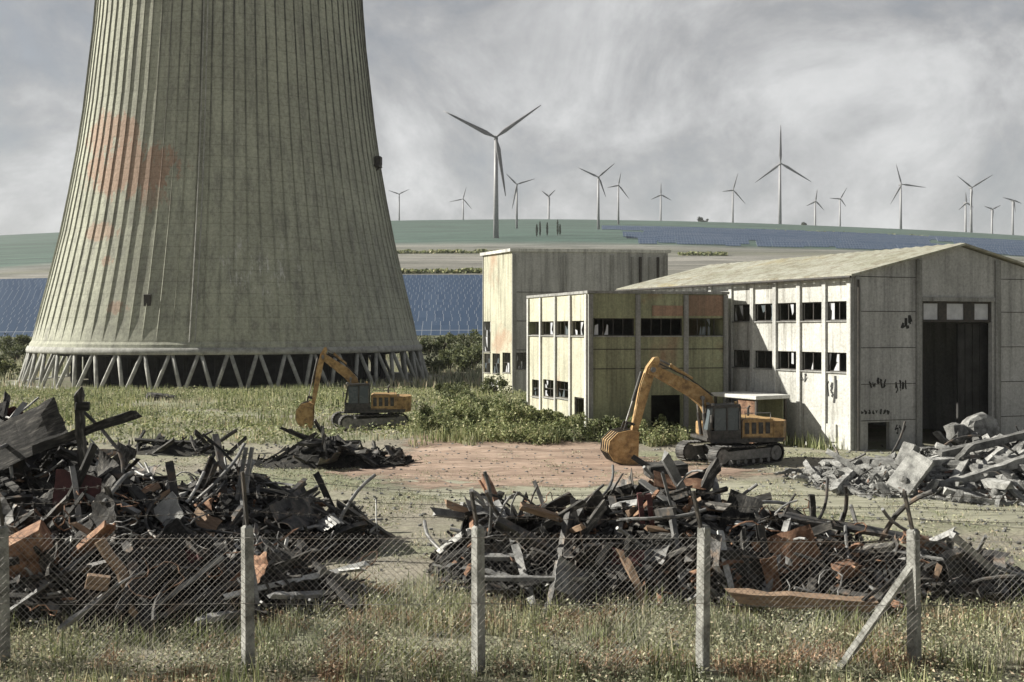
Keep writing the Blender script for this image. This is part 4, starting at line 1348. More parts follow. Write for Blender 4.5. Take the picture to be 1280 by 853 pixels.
for hp2, wh, n in ((left, 'in the left scrap heap', 22), (midh, 'in the middle scrap heap', 24)):
    r_ = random.Random(n)
    for k in range(n):
        x, y = hp2.sample(r_)
        while y > 27.5: x, y = hp2.sample(r_)
        o = cable(k + n * 10).build('cable_tangle', r_.choice(('steel', 'greysteel', 'rust')))
        o.location = (x, y, tz(x, y) + hp2.h(x, y) + .12); tag(o, 'tangled length of loose cable ' + wh, 'cable', 'tangled cables ' + wh)

special('rusty_crate', MB().box(-.5, -.36, -.46, .5, .36, .46, .03), 'rust', on_heap(38, 690, left, 21.6, -.75), R(12, -28, 15), 'rusty orange box wedged low in the left scrap heap', 'box')
special('slanted_roof_panel', mesh_sheet(2.7, 1.3, 3, False, .05), 'char', at(14, 552, 25.4), R(62, -26, 10), 'big dark tilted panel crowning the left scrap heap', 'panel')
special('standing_post', mesh_beam(1.9, .2, .2, 5), 'char', at(103, 535, 25.2), R(0, 88, 10), 'charred post standing upright on top of the left scrap heap', 'post')
special('post_cap', MB().box(-.17, -.17, -.11, .17, .17, .11, .03), 'char', at(103, 508, 25.2), R(0, 3, 20), 'dark square block capping the upright charred post', 'block')
special('leaning_beam', mesh_beam(2.7, .17, .22, 3), 'char', at(108, 541, 25.4), R(0, -18, 4), 'long charred beam leaning up behind the upright post', 'beam')
special('maroon_sheet', mesh_sheet(1.1, .9, 6, False, .06), 'maroon', on_heap(96, 612, left, 22.2, -.7), R(78, 6, 8), 'maroon painted sheet standing in the left scrap heap', 'sheet')
special('white_board', mesh_sheet(.75, .68, 4, False, .04), 'pale', on_heap(211, 640, left, 23.4, -1.0), R(66, 44, -42), 'white diamond shaped board on the left scrap heap', 'board')
special('orange_box_panel', mesh_sheet(1.0, .62, 5, False, .08), 'tan', on_heap(254, 655, left, 23.3, -.95), R(58, 10, -30), 'tan orange panel right of the white diamond board', 'panel')
special('curved_rusty_duct', MB().tube([(-.4, 0, .55), (-.2, 0, .25), (.1, 0, -.1), (.28, 0, -.55)], .13, 10), 'tan', on_heap(146, 708, left, 21.2), R(0, 4, 8), 'curved tan duct low on the front of the left scrap heap', 'duct')
special('small_tan_offcut', MB().box(-.24, -.1, -.15, .24, .1, .15, .02), 'tan', on_heap(122, 728, left, 20.8), R(4, 12, 20), 'small tan offcut beside the curved duct', 'offcut')
special('tan_stake', mesh_beam(.8, .14, .12, 9), 'tan', on_heap(181, 777, left, 20.3, -.1), R(0, 50, 10), 'short tan stake in the weeds below the left heap', 'stake')
special('twin_slat', MB().box(-.05, -.06, -.75, .05, .06, .75).box(.12, -.06, -.72, .22, .06, .78), 'greysteel', at(302, 592, 28.4), R(-4, 9, 0), 'pair of pale upright slats at the right end of the left heap', 'slats')
special('long_plank', mesh_beam(3.6, .16, .1, 31), 'greysteel', on_heap(590, 648, midh, 24.6), R(0, -27, -5), 'long grey plank leaning left of the middle heap', 'plank')
special('long_plank', mesh_beam(3.9, .18, .14, 32), 'char', on_heap(650, 680, midh, 23.8), R(0, -33, 6), 'long charred plank lying across the front of the middle heap', 'plank')
special('pale_slab', mesh_beam(2.7, .14, .10, 33, bend=.03), 'greysteel', on_heap(670, 722, midh, 22.4), R(3, -2, -4), 'pale flat slab on the grass before the middle heap', 'slab')
special('tan_board', mesh_sheet(.5, 1.0, 8, False, .03), 'tan', on_heap(662, 650, midh, 24.6), R(80, 8, 80), 'upright tan board at the left of the middle heap', 'board')
special('tan_door_panel', mesh_sheet(.48, .8, 9, False, .03), 'tan', on_heap(728, 675, midh, 23.4), R(78, 0, 88), 'small upright tan board on the middle heap', 'board')
special('orange_trough', mesh_sheet(1.4, .5, 2, False, .06), 'rust', at(850, 602, 26.4), R(40, 6, 0), 'rusty orange trough on the crest of the middle heap', 'trough')
special('stub_beam', mesh_beam(1.1, .3, .26, 12), 'char', at(886, 600, 26.4), R(0, -54, 0), 'thick charred stub jutting from the crest of the middle heap', 'beam')
special('top_block', MB().box(-.55, -.3, -.16, .55, .3, .16, .03), 'char', at(832, 587, 27.2), R(4, -3, 10), 'flat black block on the very top of the middle heap', 'block')
special('maroon_trestle', MB().box(-.18, -.05, -.6, -.06, .05, .6).box(.06, -.05, -.6, .18, .05, .55).box(-.06, -.045, .42, .06, .045, .54).box(-.06, -.045, -.55, .06, .045, -.43), 'maroon', on_heap(808, 645, midh, 24.5), R(0, -6, 4), 'narrow maroon trestle upright in the middle heap', 'trestle')
special('maroon_plate', mesh_sheet(.8, .42, 7, False, .06), 'maroon', on_heap(784, 697, midh, 22.6), R(66, 4, 0), 'maroon plate low in the middle heap', 'plate')
special('grey_bar', mesh_beam(2.3, .07, .07, 14), 'greysteel', on_heap(845, 645, midh, 24.2), R(0, 72, 8), 'thin grey bar leaning against the middle heap', 'bar')
special('orange_arch_panel', mesh_sheet(1.5, 1.0, 11, False, .14), 'rust', on_heap(985, 690, midh, 22.9, -.8), R(66, -18, 6), 'rusty arched panel right of the tall fence post', 'panel')
special('orange_leg_plate', mesh_sheet(.9, .4, 12, False, .05), 'rust', on_heap(966, 722, midh, 22.6), R(80, 80, 0), 'narrow rusty plate below the arched panel', 'plate')
special('tan_log', mesh_beam(3.0, .3, .26, 15, bend=.04), 'tan', on_heap(998, 750, midh, 20.9, -.95), R(4, 3, -6), 'tan timber lying in the grass before the middle heap', 'timber')
special('tan_log', mesh_beam(1.4, .24, .22, 16, bend=.03), 'tan', on_heap(1230, 708, midh, 23.4), R(2, 7, -12), 'tan timber end at the far right of the middle heap', 'timber')
special('dark_sheet', mesh_sheet(1.9, .85, 13, False, .06), 'steel', on_heap(942, 712, midh, 22.8), R(80, 2, 4), 'dark upright sheet beside the tall fence post', 'sheet')
special('small_rust_box', MB().box(-.28, -.18, -.16, .28, .18, .16, .02), 'rust', on_heap(1056, 712, midh, 22.8), R(5, -6, 20), 'small rusty box in the right end of the middle heap', 'box')
special('long_roof_strip', mesh_beam(4.0, .4, .1, 18, bend=.05), 'steel', at(1080, 662, 25.2), R(14, 11, -4), 'long dark strip sloping down the right end of the middle heap', 'strip')
special('upright_stub', mesh_beam(.8, .14, .14, 19), 'char', at(1014, 640, 25.6), R(0, 90, 0), 'short black stub upright behind the middle heap', 'stub')
special('concrete_block', mesh_chunk(1.5, 1.0, 1.0, 21), 'rubble', at(1224, 532, 43.5), R(6, -12, 20), 'big pale block on top of the rubble heap', 'concrete block')
special('concrete_block', mesh_chunk(1.0, .8, .8, 22), 'rubble', at(1196, 541, 43.0), R(8, 14, 40), 'pale block just left of the topmost rubble block', 'concrete block')
special('tilted_slab', MB().box(-.85, -.5, -.14, .85, .5, .14, .04), 'rubble', at(1138, 592, 38.6), R(38, -50, 10), 'tilted pale slab at the front of the rubble heap', 'slab')
special('tilted_slab', MB().box(-.5, -.3, -.2, .5, .3, .2, .04), 'rubble', at(1134, 570, 39.6), R(20, -64, 10), 'upended pale block above the tilted slab', 'concrete block')
special('concrete_rail', mesh_beam(4.6, .34, .3, 23, bend=.12), 'rubble', at(1240, 553, 41.0), R(0, -14, 6), 'long bent concrete rail over the top of the rubble heap', 'rail')
special('concrete_rail', mesh_beam(3.6, .34, .3, 24, bend=.08), 'rubble', at(1230, 590, 38.8), R(0, -15, 4), 'long pale rail lying halfway down the rubble heap', 'rail')
special('dark_lump', mesh_chunk(2.8, 1.2, 1.1, 25), 'char', at(203, 499, 92.5), R(0, 4, 10), 'low black lump of wreckage in the weeds before the tower', 'wreckage')

# ------------------------------------------------------------------ fence
fence = empty('chain_link_fence', (0, 19, 0), 0, 'chain link fence on concrete posts with strands of barbed wire', 'fence')
fo_ = fence.location
PX = [(-300, 660, None), (5, 660, (-4, 612)), (310, 660, (303, 590)), (598, 660, (589, 615)), (878, 660, (866, 614)), (1143, 664, (1130, 614)), (1405, 664, None)]
FY = 19.0
tops = []
for k, (px, py, arm) in enumerate(PX):
    p = at(px, py, FY)
    x, zt = p.x, p.z
    g = tz(x, FY)
    mb = MB(); w = .098
    st = len(mb.v)
    mb.hull([(-w, -w, g - .3), (w, -w, g - .3), (w, w, g - .3), (-w, w, g - .3)], [(-w * .9, -w * .9, zt), (w * .9, -w * .9, zt), (w * .9, w * .9, zt), (-w * .9, w * .9, zt)])
    mb.hull([(-w * .9, -w * .9, zt), (w * .9, -w * .9, zt), (w * .9, w * .9, zt), (-w * .9, w * .9, zt)], [(-w * .5, -w * .5, zt + .05), (w * .5, -w * .5, zt + .05), (w * .5, w * .5, zt + .05), (-w * .5, w * .5, zt + .05)])
    tilt_ = Matrix.Rotation(random.uniform(-.012, .012), 4, 'Y')
    mb.xform(Matrix.Translation((x, FY, 0)) @ tilt_ @ Matrix.Rotation(math.radians(40), 4, 'Z'))
    po = mb.build('post', 'post', fence, fo_)
    a = at(*arm, FY - .1) if arm else Vector((x - .18, FY - .1, zt + .65))
    mb = MB(); mb.tube([(x, FY, zt - .15), (a.x, a.y, a.z)], .04, 4)
    mb.build('arm', 'angle_iron', po, fo_)
    tops.append((x, zt, a, g))
    if px == 1143:
        b0 = at(1143, 702, FY); b1 = at(1040, 850, FY + .1)
        mb = MB(); mb.tube([(b0.x, FY, b0.z), (b1.x, FY + .1, b1.z), (b1.x - .2, FY + .1, b1.z - .35)], .085, 4)
        mb.build('brace', 'post', po, fo_)
for (xa, za, aa, ga), (xb, zb, ab, gb) in zip(tops, tops[1:]):
    mb = MB(); L = xb - xa
    top = min(za, zb) - .08; bot = -.02
    sp_w = .125
    n = int((L + (top - bot)) / sp_w)
    for s in (-1, 1):
        for k in range(n + 1):
            c = -(top - bot) + k * sp_w
            # line: u = c + (v-bot) for s=+1 ; mirrored for s=-1
            v0 = max(0, -c); v1 = min(top - bot, L - c)
            if v1 <= v0: continue
            pts = []
            for q in range(5):
                v = v0 + (v1 - v0) * q / 4; u = c + v
                if s < 0: u = L - u
                sag = .07 * mnoise.noise((u * .7 + xa, v * .8, 3))
                pts.append((xa + u, FY - .13 + sag + .004 * s, bot + v + .07 * mnoise.noise((u * .55 + xa, v * .5, 9))))
            mb.tube(pts, .0038, 3, caps=False)
    mb.build('chain_link_mesh', 'wire', fence, fo_)
    for f in (.02, .5, .97):
        mb = MB(); z0, z1 = bot + (top - bot) * f, bot + (top - bot) * f
        mb.tube([(xa, FY - .14, z0), (xa + L * .33, FY - .15, z0 - .02), (xa + L * .66, FY - .15, z0 - .015), (xb, FY - .14, z1)], .006, 4)
        mb.build('line_wire', 'wire', fence, fo_)
    for f in (.3, .62, .95):
        p = Vector((xa, FY, za)).lerp(aa, f); q = Vector((xb, FY, zb)).lerp(ab, f)
        mb = MB()
        pts = [p.lerp(q, t / 6) - Vector((0, 0, .05 * math.sin(PI * t / 6))) for t in range(7)]
        mb.tube(pts, .005, 4)
        for t in range(1, 22):
            c = p.lerp(q, t / 22) - Vector((0, 0, .05 * math.sin(PI * t / 22)))
            mb.tube([c + Vector((-.03, 0, -.035)), c + Vector((.03, 0, .035))], .004, 3); mb.tube([c + Vector((.02, -.02, -.04)), c + Vector((-.02, .02, .04))], .004, 3)
        mb.build('barbed_wire', 'angle_iron', fence, fo_)

# ------------------------------------------------------------------ wind turbines
def inv_ground(px, py):
    """distance at which the slope shows at this pixel"""
    best = None
    for Y in np.linspace(330, 1500, 500):
        x = (px - 640) / F * Y
        yy = HZ - (tz(x, Y) - H) / Y * F
        if yy <= py: return Y
    return None


def turbine(px, hy, by, tips, label, behind=None):
    Y = behind or inv_ground(px, by) or 1500
    X = (px - 640) / F * Y
    g = tz(X, Y)
    hub = at(px, hy, Y)
    hgt = hub.z - g
    s = hgt / 80.0
    t = empty('wind_turbine', (X, Y, g), 0, label, 'wind turbine', 'wind turbines along the hill')
    mb = MB(); mb.tube([(0, 0, -3), (0, 0, hgt * .5), (0, 0, hgt - 1.2 * s)], 2.3 * s, 12, 1.35 * s); mb.build('tower', 'turbine', t, smooth=True)
    mb = MB(); mb.box(-1.6 * s, -2.6 * s, hgt - 1.6 * s, 1.6 * s, 6 * s, hgt + 1.7 * s, .6 * s); mb.build('nacelle', 'turbine_blade', t)
    hb_ = MB(); hb_.tube([(0, -2.6 * s, hgt), (0, -4.0 * s, hgt), (0, -4.8 * s, hgt)], 1.7 * s, 10, .7 * s); h_ = hb_.build('hub', 'turbine_blade', t, smooth=True)
    for tx, ty in tips:
        dx, dz = (tx - px) / F * Y, -(ty - hy) / F * Y
        L = math.hypot(dx, dz); ang = math.atan2(dz, dx)
        mb = MB(); yb = -3.5 * s
        secs = [(0, .9, .9), (.06, 1.0, .8), (.2, 2.1, .55), (.5, 1.45, .35), (.8, .9, .22), (1, .3, .08)]
        for f, ch, th in secs:
            ch *= s * max(1, L / (40 * s)) * .85; th *= s
            for q in range(8):
                a = 2 * PI * q / 8
                mb.v.append((L * f, yb + th * math.sin(a), ch * (math.cos(a) * .9 + .15)))
        for l in range(len(secs) - 1):
            for q in range(8):
                w = (q + 1) % 8; mb.f.append((l * 8 + q, l * 8 + w, (l + 1) * 8 + w, (l + 1) * 8 + q))
        mb.f.append(tuple(range(7, -1, -1))); e = (len(secs) - 1) * 8; mb.f.append(tuple(range(e, e + 8)))
        mb.xform(Matrix.Translation((0, 0, hgt)) @ Matrix.Rotation(-ang, 4, 'Y'))
        mb.build('blade', 'turbine_blade', h_, smooth=True)
    return t


TB = [
    (620, 173, 298, [(555, 140), (676, 133), (632, 246)], 'tallest wind turbine, nearest of all, above the left end of the tall block', None),
    (646, 231, 286, [(632, 217), (669, 224), (640, 262)], 'small wind turbine just right of the tallest turbine', None),
    (499, 243, 279, [(485, 238), (512, 237), (499, 260)], 'small wind turbine beside the right edge of the cooling tower', 1560),
    (579, 249, 274, [(561, 253), (583, 234), (590, 262)], 'faint wind turbine between the cooling tower and the tallest turbine', 1700),
    (748, 222, 287, [(722, 210), (768, 205), (757, 247)], 'medium wind turbine above the roof of the tall block with a Y shaped rotor', None),
    (773, 232, 281, [(759, 235), (786, 249), (776, 216)], 'small wind turbine close behind the medium one over the tall block', None),
    (826, 244, 272, [(826, 229), (813, 250), (839, 251)], 'small wind turbine above the right end of the tall block', 1750),
    (916, 238, 273, [(902, 240), (931, 255), (922, 217)], 'wind turbine left of the big one with its blade straight up', 1650),
    (975, 205, 278, [(975, 157), (943, 229), (1013, 228)], 'second tallest wind turbine, one blade pointing straight up, above the hall roof', None),
    (1019, 252, 276, [(1007, 258), (1029, 263), (1021, 237)], 'tiny faint wind turbine right of the one with a blade straight up', 1850),
    (1050, 249, 277, [(1036, 248), (1058, 235), (1057, 259)], 'small wind turbine above the left slope of the hall gable', 1700),
    (1126, 231, 280, [(1156, 235), (1112, 256), (1119, 205)], 'wind turbine left of the gable peak of the hall', 1540),
    (1214, 235, 286, [(1195, 220), (1240, 219), (1212, 263)], 'wind turbine above the gable peak of the hall with a Y shaped rotor', 1560),
    (1207, 254, 287, [(1197, 263), (1216, 260), (1206, 240)], 'tiny wind turbine partly behind the one over the gable peak', 1850),
    (1266, 251, 289, [(1252, 247), (1276, 255), (1268, 266)], 'wind turbine at the far right of the hill', 1700),
    (1240, 262, 289, [(1229, 258), (1250, 257), (1240, 274)], 'tiny wind turbine second from the right end of the hill', 1900),
    (686, 246, 274, [(677, 239), (694, 238), (687, 258)], 'tiny faint wind turbine between the tallest and the medium turbine', 1900),
]
for a in TB: turbine(*a)

# ------------------------------------------------------------------ solar panels
def solar_row(x0, x1, Y, label, group):
    L = x1 - x0; xc = (x0 + x1) / 2
    n = max(2, int(L / 8))
    g = tz(xc, Y)
    t = empty('solar_panel_row', (xc, Y, g), 0, label, 'solar panels', group)
    mb = MB()
    Hh = 2.3; dy = 2.6
    secs = []
    for k in range(n + 1):
        x = -L / 2 + L * k / n; z = tz(xc + x, Y) - g
        secs.append((x, z))
    for (xa, za), (xb, zb) in zip(secs, secs[1:]):
        mb.hull([(xa, -dy / 2, za + .7), (xb - .12, -dy / 2, zb + .7), (xb - .12, dy / 2, zb + .7 + Hh), (xa, dy / 2, za + .7 + Hh)],
                [(xa, -dy / 2 + .08, za + .66), (xb - .12, -dy / 2 + .08, zb + .66), (xb - .12, dy / 2 + .08, zb + .66 + Hh), (xa, dy / 2 + .08, za + .66 + Hh)])
    mb.build('panel', 'solar', t)
    mb = MB()
    for x, z in secs:
        mb.tube([(x, .3, z - .4), (x, .3, z + 1.9)], .07, 5)
    mb.build('support_frame', 'digger_grey', t)


k = 0
for Y in np.linspace(228, 396, 20):
    xr = (52 - 640) / F * Y + 3 if Y < 260 else (66 - 640) / F * Y + 4
    solar_row((-70 - 640) / F * Y, xr + random.uniform(-2, 1.5), float(Y), 'long tilted row of blue solar panels on the slope left of the cooling tower', 'solar panel rows left of the cooling tower')
for Y in np.linspace(226, 396, 20):
    solar_row((480 - 640) / F * Y + random.uniform(-4, 4), (655 - 640) / F * Y, float(Y), 'tilted row of blue solar panels on the slope between cooling tower and tall block', 'solar panel rows between tower and tall block')
# the far solar farm reads as one blue band
mb = MB()
for q_, Y in enumerate(np.linspace(690, 1010, 26)):
    if q_ % 7 == 5: continue
    x0 = (690 + (Y - 690) * .16 - 640) / F * Y + 70 + 90 * mnoise.noise((Y * .05, 0, 3)); x1 = (1420 - 640) / F * Y
    n = 26
    for k in range(n):
        if mnoise.noise((k * .45 + 3, (q_ // 7) * 1.7, 4)) < -.12: continue
        xa = x0 + (x1 - x0) * k / n; xb = x0 + (x1 - x0) * (k + .96) / n
        za, zb = tz(xa, Y), tz(xb, Y)
        mb.hull([(xa, Y, za + .8), (xb, Y, zb + .8), (xb, Y + 5, zb + 5.2), (xa, Y + 5, za + 5.2)], [(xa, Y + .2, za + .6), (xb, Y + .2, zb + .6), (xb, Y + 5.2, zb + 5.0), (xa, Y + 5.2, za + 5.0)])
tag(mb.build('solar_farm', 'solar'), 'distant blue band of solar panels across the hill', 'solar panels', kind='stuff')

# ------------------------------------------------------------------ vegetation
def blades(name, xy, hmin, hmax, width, mat, lean=.35, base=None):
    n = len(xy)
    x, y = xy[:, 0], xy[:, 1]
    z = terr(x, y) - .03
    if base is not None: z = z + base
    h = hmin + (hmax - hmin) * rng.random(n) ** 1.6
    w = width * (.6 + .8 * rng.random(n))
    yaw = rng.random(n) * 2 * PI
    ld = rng.random(n) * 2 * PI; ll = lean * rng.random(n) * h
    c, s = np.cos(yaw) * w / 2, np.sin(yaw) * w / 2
    lx, ly = np.cos(ld) * ll, np.sin(ld) * ll
    V = np.empty((n, 5, 3))
    V[:, 0] = np.stack([x - c, y - s, z], -1); V[:, 1] = np.stack([x + c, y + s, z], -1)
    V[:, 2] = np.stack([x + lx * .35 + c * .8, y + ly * .35 + s * .8, z + h * .55], -1); V[:, 3] = np.stack([x + lx * .35 - c * .8, y + ly * .35 - s * .8, z + h * .55], -1)
    V[:, 4] = np.stack([x + lx, y + ly, z + h], -1)
    b = np.arange(n)[:, None] * 5
    q = b + np.array([[0, 1, 2, 3]]); t = b + np.array([[3, 2, 4]])
    return tag(np_mesh(name, V.reshape(-1, 3), [q, t], mat), kind='stuff')


def dens(n, x0, x1, y0, y1, sc_, thr, seed, fn=None):
    """clumpy random points"""
    out = []
    xs_ = rng.uniform(x0, x1, n * 4); ys_ = rng.uniform(y0, y1, n * 4)
    for x, y in zip(xs_, ys_):
        v = mnoise.noise((x * sc_ + seed, y * sc_, seed)) + .5 * mnoise.noise((x * sc_ * 2.7, y * sc_ * 2.7, seed + 3))
        if v > thr and (fn is None or fn(x, y)):
            out.append((x, y))
            if len(out) >= n: break
    return np.array(out)


def clear_of_heaps(x, y):
    return left.h(x, y) < .25 and midh.h(x, y) < .2 and backh.h(x, y) < .2 and rub.h(x, y) < .2


# foreground grass along the fence
blades('foreground_weeds', dens(34000, -13, 14, 15.5, 24.5, .7, -.25, 1, clear_of_heaps), .06, .32, .02, 'weed')
blades('foreground_tall_weeds', dens(5000, -13, 14, 16, 24.0, .9, .2, 5, clear_of_heaps), .2, .7, .022, 'weed_green')
blades('heap_edge_weeds', dens(7000, -13, 14, 20.5, 25.5, .8, -.1, 6, lambda x, y: left.h(x, y) < .7 and midh.h(x, y) < .6), .15, .6, .024, 'weed')
blades('dry_weeds', dens(7000, -8, 12, 16.5, 25, .75, .22, 61, lambda x, y: clear_of_heaps(x, y)), .08, .38, .022, 'dry_weed')
# sparse grass on the yard
blades('yard_grass', dens(22000, -26, 26, 25, 46, .35, .05, 9, clear_of_heaps), .04, .16, .03, 'weed')
# weedy strip between the yard and the tower
def strip_ok(x, y):
    if x > 1.5 and y > 56: return False
    if math.hypot(x - TC.x, y - TC.y) < 31: return False
    if y < 62 and -10 < x < 3 and y < 56: return False
    return clear_of_heaps(x, y)
blades('weed_belt', dens(50000, -62, 4, 56, 124, .14, -.2, 12, strip_ok), .1, .6, .06, 'weed')
blades('weed_belt_tall', dens(9000, -66, 3, 66, 124, .1, .15, 14, strip_ok), .4, 1.2, .07, 'weed_green')
blades('far_grass', dens(30000, -110, 40, 120, 235, .05, -.15, 15, lambda x, y: math.hypot(x - TC.x, y - TC.y) > 32 and not (-5 < x < 19 and 108 < y < 120)), .4, 1.6, .16, 'weed')
# tall bank of weeds before the annex
def bank(x, y):
    px = 640 + F * x / y
    if px < 500 or px > 860: return False
    if px < 575 and random.random() > ((px - 495) / 80) ** 1.5: return False
    if y > 58.2 + (x - 4.47) * .2 and x > 4.3: return False
    if x <= 4.4 and x > 4.47 - (y - 58.5) * .37 - .3 and y > 58.4: return False
    if math.hypot(x - e1, y - 49.3) < 4.0: return False
    ymin = (53.8 if px < 700 else 55.5) + 1.5 * mnoise.noise((x * .7, 0, 5)) + .6 * random.random()
    return y > ymin
blades('tall_weed_bank', dens(9000, -9, 12, 53, 70, .3, -.25, 17, bank), .25, 1.0, .05, 'weed_green')
blades('dry_weed_bank', dens(4500, -9, 12, 53, 64, .3, -.05, 19, bank), .2, .8, .045, 'weed')
# weeds along the hall wall
def hallweeds(x, y):
    w_ = (Vector((x, y, 0)) - side.A); u = w_.dot(side.d); w = w_.dot(side.n)
    return 9 < u < side.L - .5 and .15 < w < 1.3
blades('wall_weeds', dens(2600, 8, 20, 50, 66, .4, -.5, 21, hallweeds), .25, 1.1, .05, 'weed_green')


def leafy(name, xy, hmax, leaf, mat, per=9, spread=.16):
    """broad leaved weeds: small clumps of leaves of different height"""
    n = len(xy); m_ = n * per
    hh = np.repeat(.25 + .75 * rng.random(n) ** 1.5, per) * hmax
    x = np.repeat(xy[:, 0], per) + rng.normal(0, spread, m_); y = np.repeat(xy[:, 1], per) + rng.normal(0, spread, m_)
    z = terr(x, y) + hh * rng.random(m_) ** .8
    P_ = np.stack([x, y, z], -1)
    a = rng.normal(size=(m_, 3)); a[:, 2] *= .6; a /= np.linalg.norm(a, axis=1)[:, None]
    b = np.cross(a, rng.normal(size=(m_, 3))); b /= np.linalg.norm(b, axis=1)[:, None]
    l = leaf * (.5 + rng.random(m_))[:, None]
    V = np.stack([P_ - a * l, P_ + b * l * .45, P_ + a * l, P_ - b * l * .45], 1).reshape(-1, 3)
    return tag(np_mesh(name, V, [np.arange(m_ * 4).reshape(-1, 4)], mat), kind='stuff')


leafy('leafy_weeds', dens(7500, -13, 14, 15.5, 25, .6, -.2, 41, clear_of_heaps), .42, .035, 'weed', 9, .1)
leafy('dry_leafy_weeds', dens(2200, -8, 12, 16.5, 25, .75, .2, 61, clear_of_heaps), .3, .036, 'dry_weed', 9, .1)
leafy('leafy_weeds', dens(9000, -62, 4, 56, 122, .12, -.15, 43, strip_ok), .75, .10, 'weed_green', 8, .28)
leafy('leafy_weeds', dens(3600, -26, 26, 26, 52, .3, .12, 45, clear_of_heaps), .16, .04, 'weed', 6, .14)
leafy('leafy_weeds', dens(2600, -9, 12, 53, 70, .3, -.3, 47, bank), 1.05, .085, 'weed_green', 16, .22)


def shrub_mesh(R_, Hh, n, seed, leaf, mat):
    r_ = np.random.default_rng(seed)
    nc = 9
    cl = np.stack([r_.normal(0, R_ * .45, nc), r_.normal(0, R_ * .45, nc), Hh * (.25 + .6 * r_.random(nc))], -1)
    cr = R_ * (.25 + .3 * r_.random(nc))
    which = r_.integers(0, nc, n)
    d = r_.normal(size=(n, 3)); d /= np.linalg.norm(d, axis=1)[:, None]
    P_ = cl[which] + d * (cr[which] * r_.random(n) ** .4)[:, None]
    P_[:, 2] = np.abs(P_[:, 2])
    a = r_.normal(size=(n, 3)); a /= np.linalg.norm(a, axis=1)[:, None]
    b = np.cross(a, r_.normal(size=(n, 3))); b /= np.linalg.norm(b, axis=1)[:, None]
    l = leaf * (.5 + r_.random(n))[:, None]
    V = np.stack([P_ - a * l, P_ + b * l * .5, P_ + a * l, P_ - b * l * .5], 1).reshape(-1, 3)
    f = np.arange(n * 4).reshape(-1, 4)
    return V, f, cl


def shrub(px, py, Y, R_, Hh, seed, label, group, mat='shrub', n=1400, leaf=.13, name='shrub'):
    x = (px - 640) / F * Y
    t = empty(name, (x, Y, tz(x, Y)), 0, label, 'shrub' if name == 'shrub' else 'tree', group)
    V, f, cl = shrub_mesh(R_, Hh, n, seed, leaf, mat)
    o = np_mesh('foliage' if name == 'shrub' else 'crown', V, [f], mat); o.parent = t
    mb = MB()
    for c in cl:
        mb.tube([(0, 0, -.2), (c[0] * .4, c[1] * .4, c[2] * .55), tuple(c)], .06 * R_, 5, .015 * R_)
    mb.build('stem' if name == 'shrub' else 'trunk', 'bark', t)


G1 = 'shrubs between the tower and the tall block'
SH = [(545, 460, 172, 2.6, 3.2), (560, 452, 180, 3.0, 3.8), (578, 455, 176, 2.4, 3.2), (592, 450, 184, 3.2, 4.2), (552, 430, 205, 3.0, 4.0), (585, 430, 208, 3.2, 4.2), (570, 440, 195, 2.6, 3.2), (600, 440, 196, 2.6, 3.4), (535, 437, 204, 2.8, 3.6)]
for i, (px, py, Y, r_, h_) in enumerate(SH):
    shrub(px, py, Y, r_, h_, 50 + i, 'dark green shrub on the slope below the solar rows right of the tower', G1, leaf=.26, n=1100)
G2 = 'shrubs left of the cooling tower'
for i, (px, Y, r_, h_) in enumerate([(4, 150, 2.2, 3.2), (-12, 160, 2.6, 3.6), (20, 196, 2.6, 3.4), (8, 205, 3, 3.6), (-20, 140, 2, 2.6), (33, 210, 2.4, 3.2)]):
    shrub(px, 0, Y, r_, h_, 80 + i, 'green shrub at the foot of the slope left of the cooling tower', G2, leaf=.24, n=1000)
for i, (px, Y, r_, h_, lab) in enumerate([(615, 100, 1.6, 2.2, 'bushy weed shrub at the base of the pale end of the tall block'), (640, 68, 1.1, 1.7, 'low shrub at the left corner of the annex'), (700, 60.6, .8, 1.1, 'small shrub against the pale side of the annex'),
                                          (770, 57.2, .9, 1.3, 'grey green shrub before the olive front of the annex'), (835, 57.8, .8, 1.2, 'shrub growing before the dark opening of the annex'), (590, 84, 1.5, 1.6, 'spreading shrub left of the tall weed bank'), (560, 92, 1.4, 1.5, 'rounded shrub in the shade right of the tower legs')]):
    shrub(px, 0, Y, r_, h_, 120 + i, lab, None, leaf=.13, n=1300)
G3 = 'pale green shrubs in the weed bank before the annex'
for i, (px, Y, r_, h_) in enumerate([(545, 57.5, .8, 1.0), (562, 60, 1.0, 1.35), (585, 58, .8, 1.1), (600, 62, 1.1, 1.6), (622, 60, 1.0, 1.5), (640, 57.5, .9, 1.2), (655, 60, .9, 1.35), (672, 57.8, .8, 1.15), (690, 58, .7, 1.0), (712, 57.2, .8, 1.0), (748, 57, .7, .95), (575, 66, 1.3, 1.6), (540, 64, 1.0, 1.1), (792, 57.6, .7, .95)]):
    shrub(px, 0, Y, r_ * 1.12, h_ * 1.35, 160 + i, 'pale green leafy shrub in the tall weed bank before the annex', G3, 'weed_green', 1500, .085)
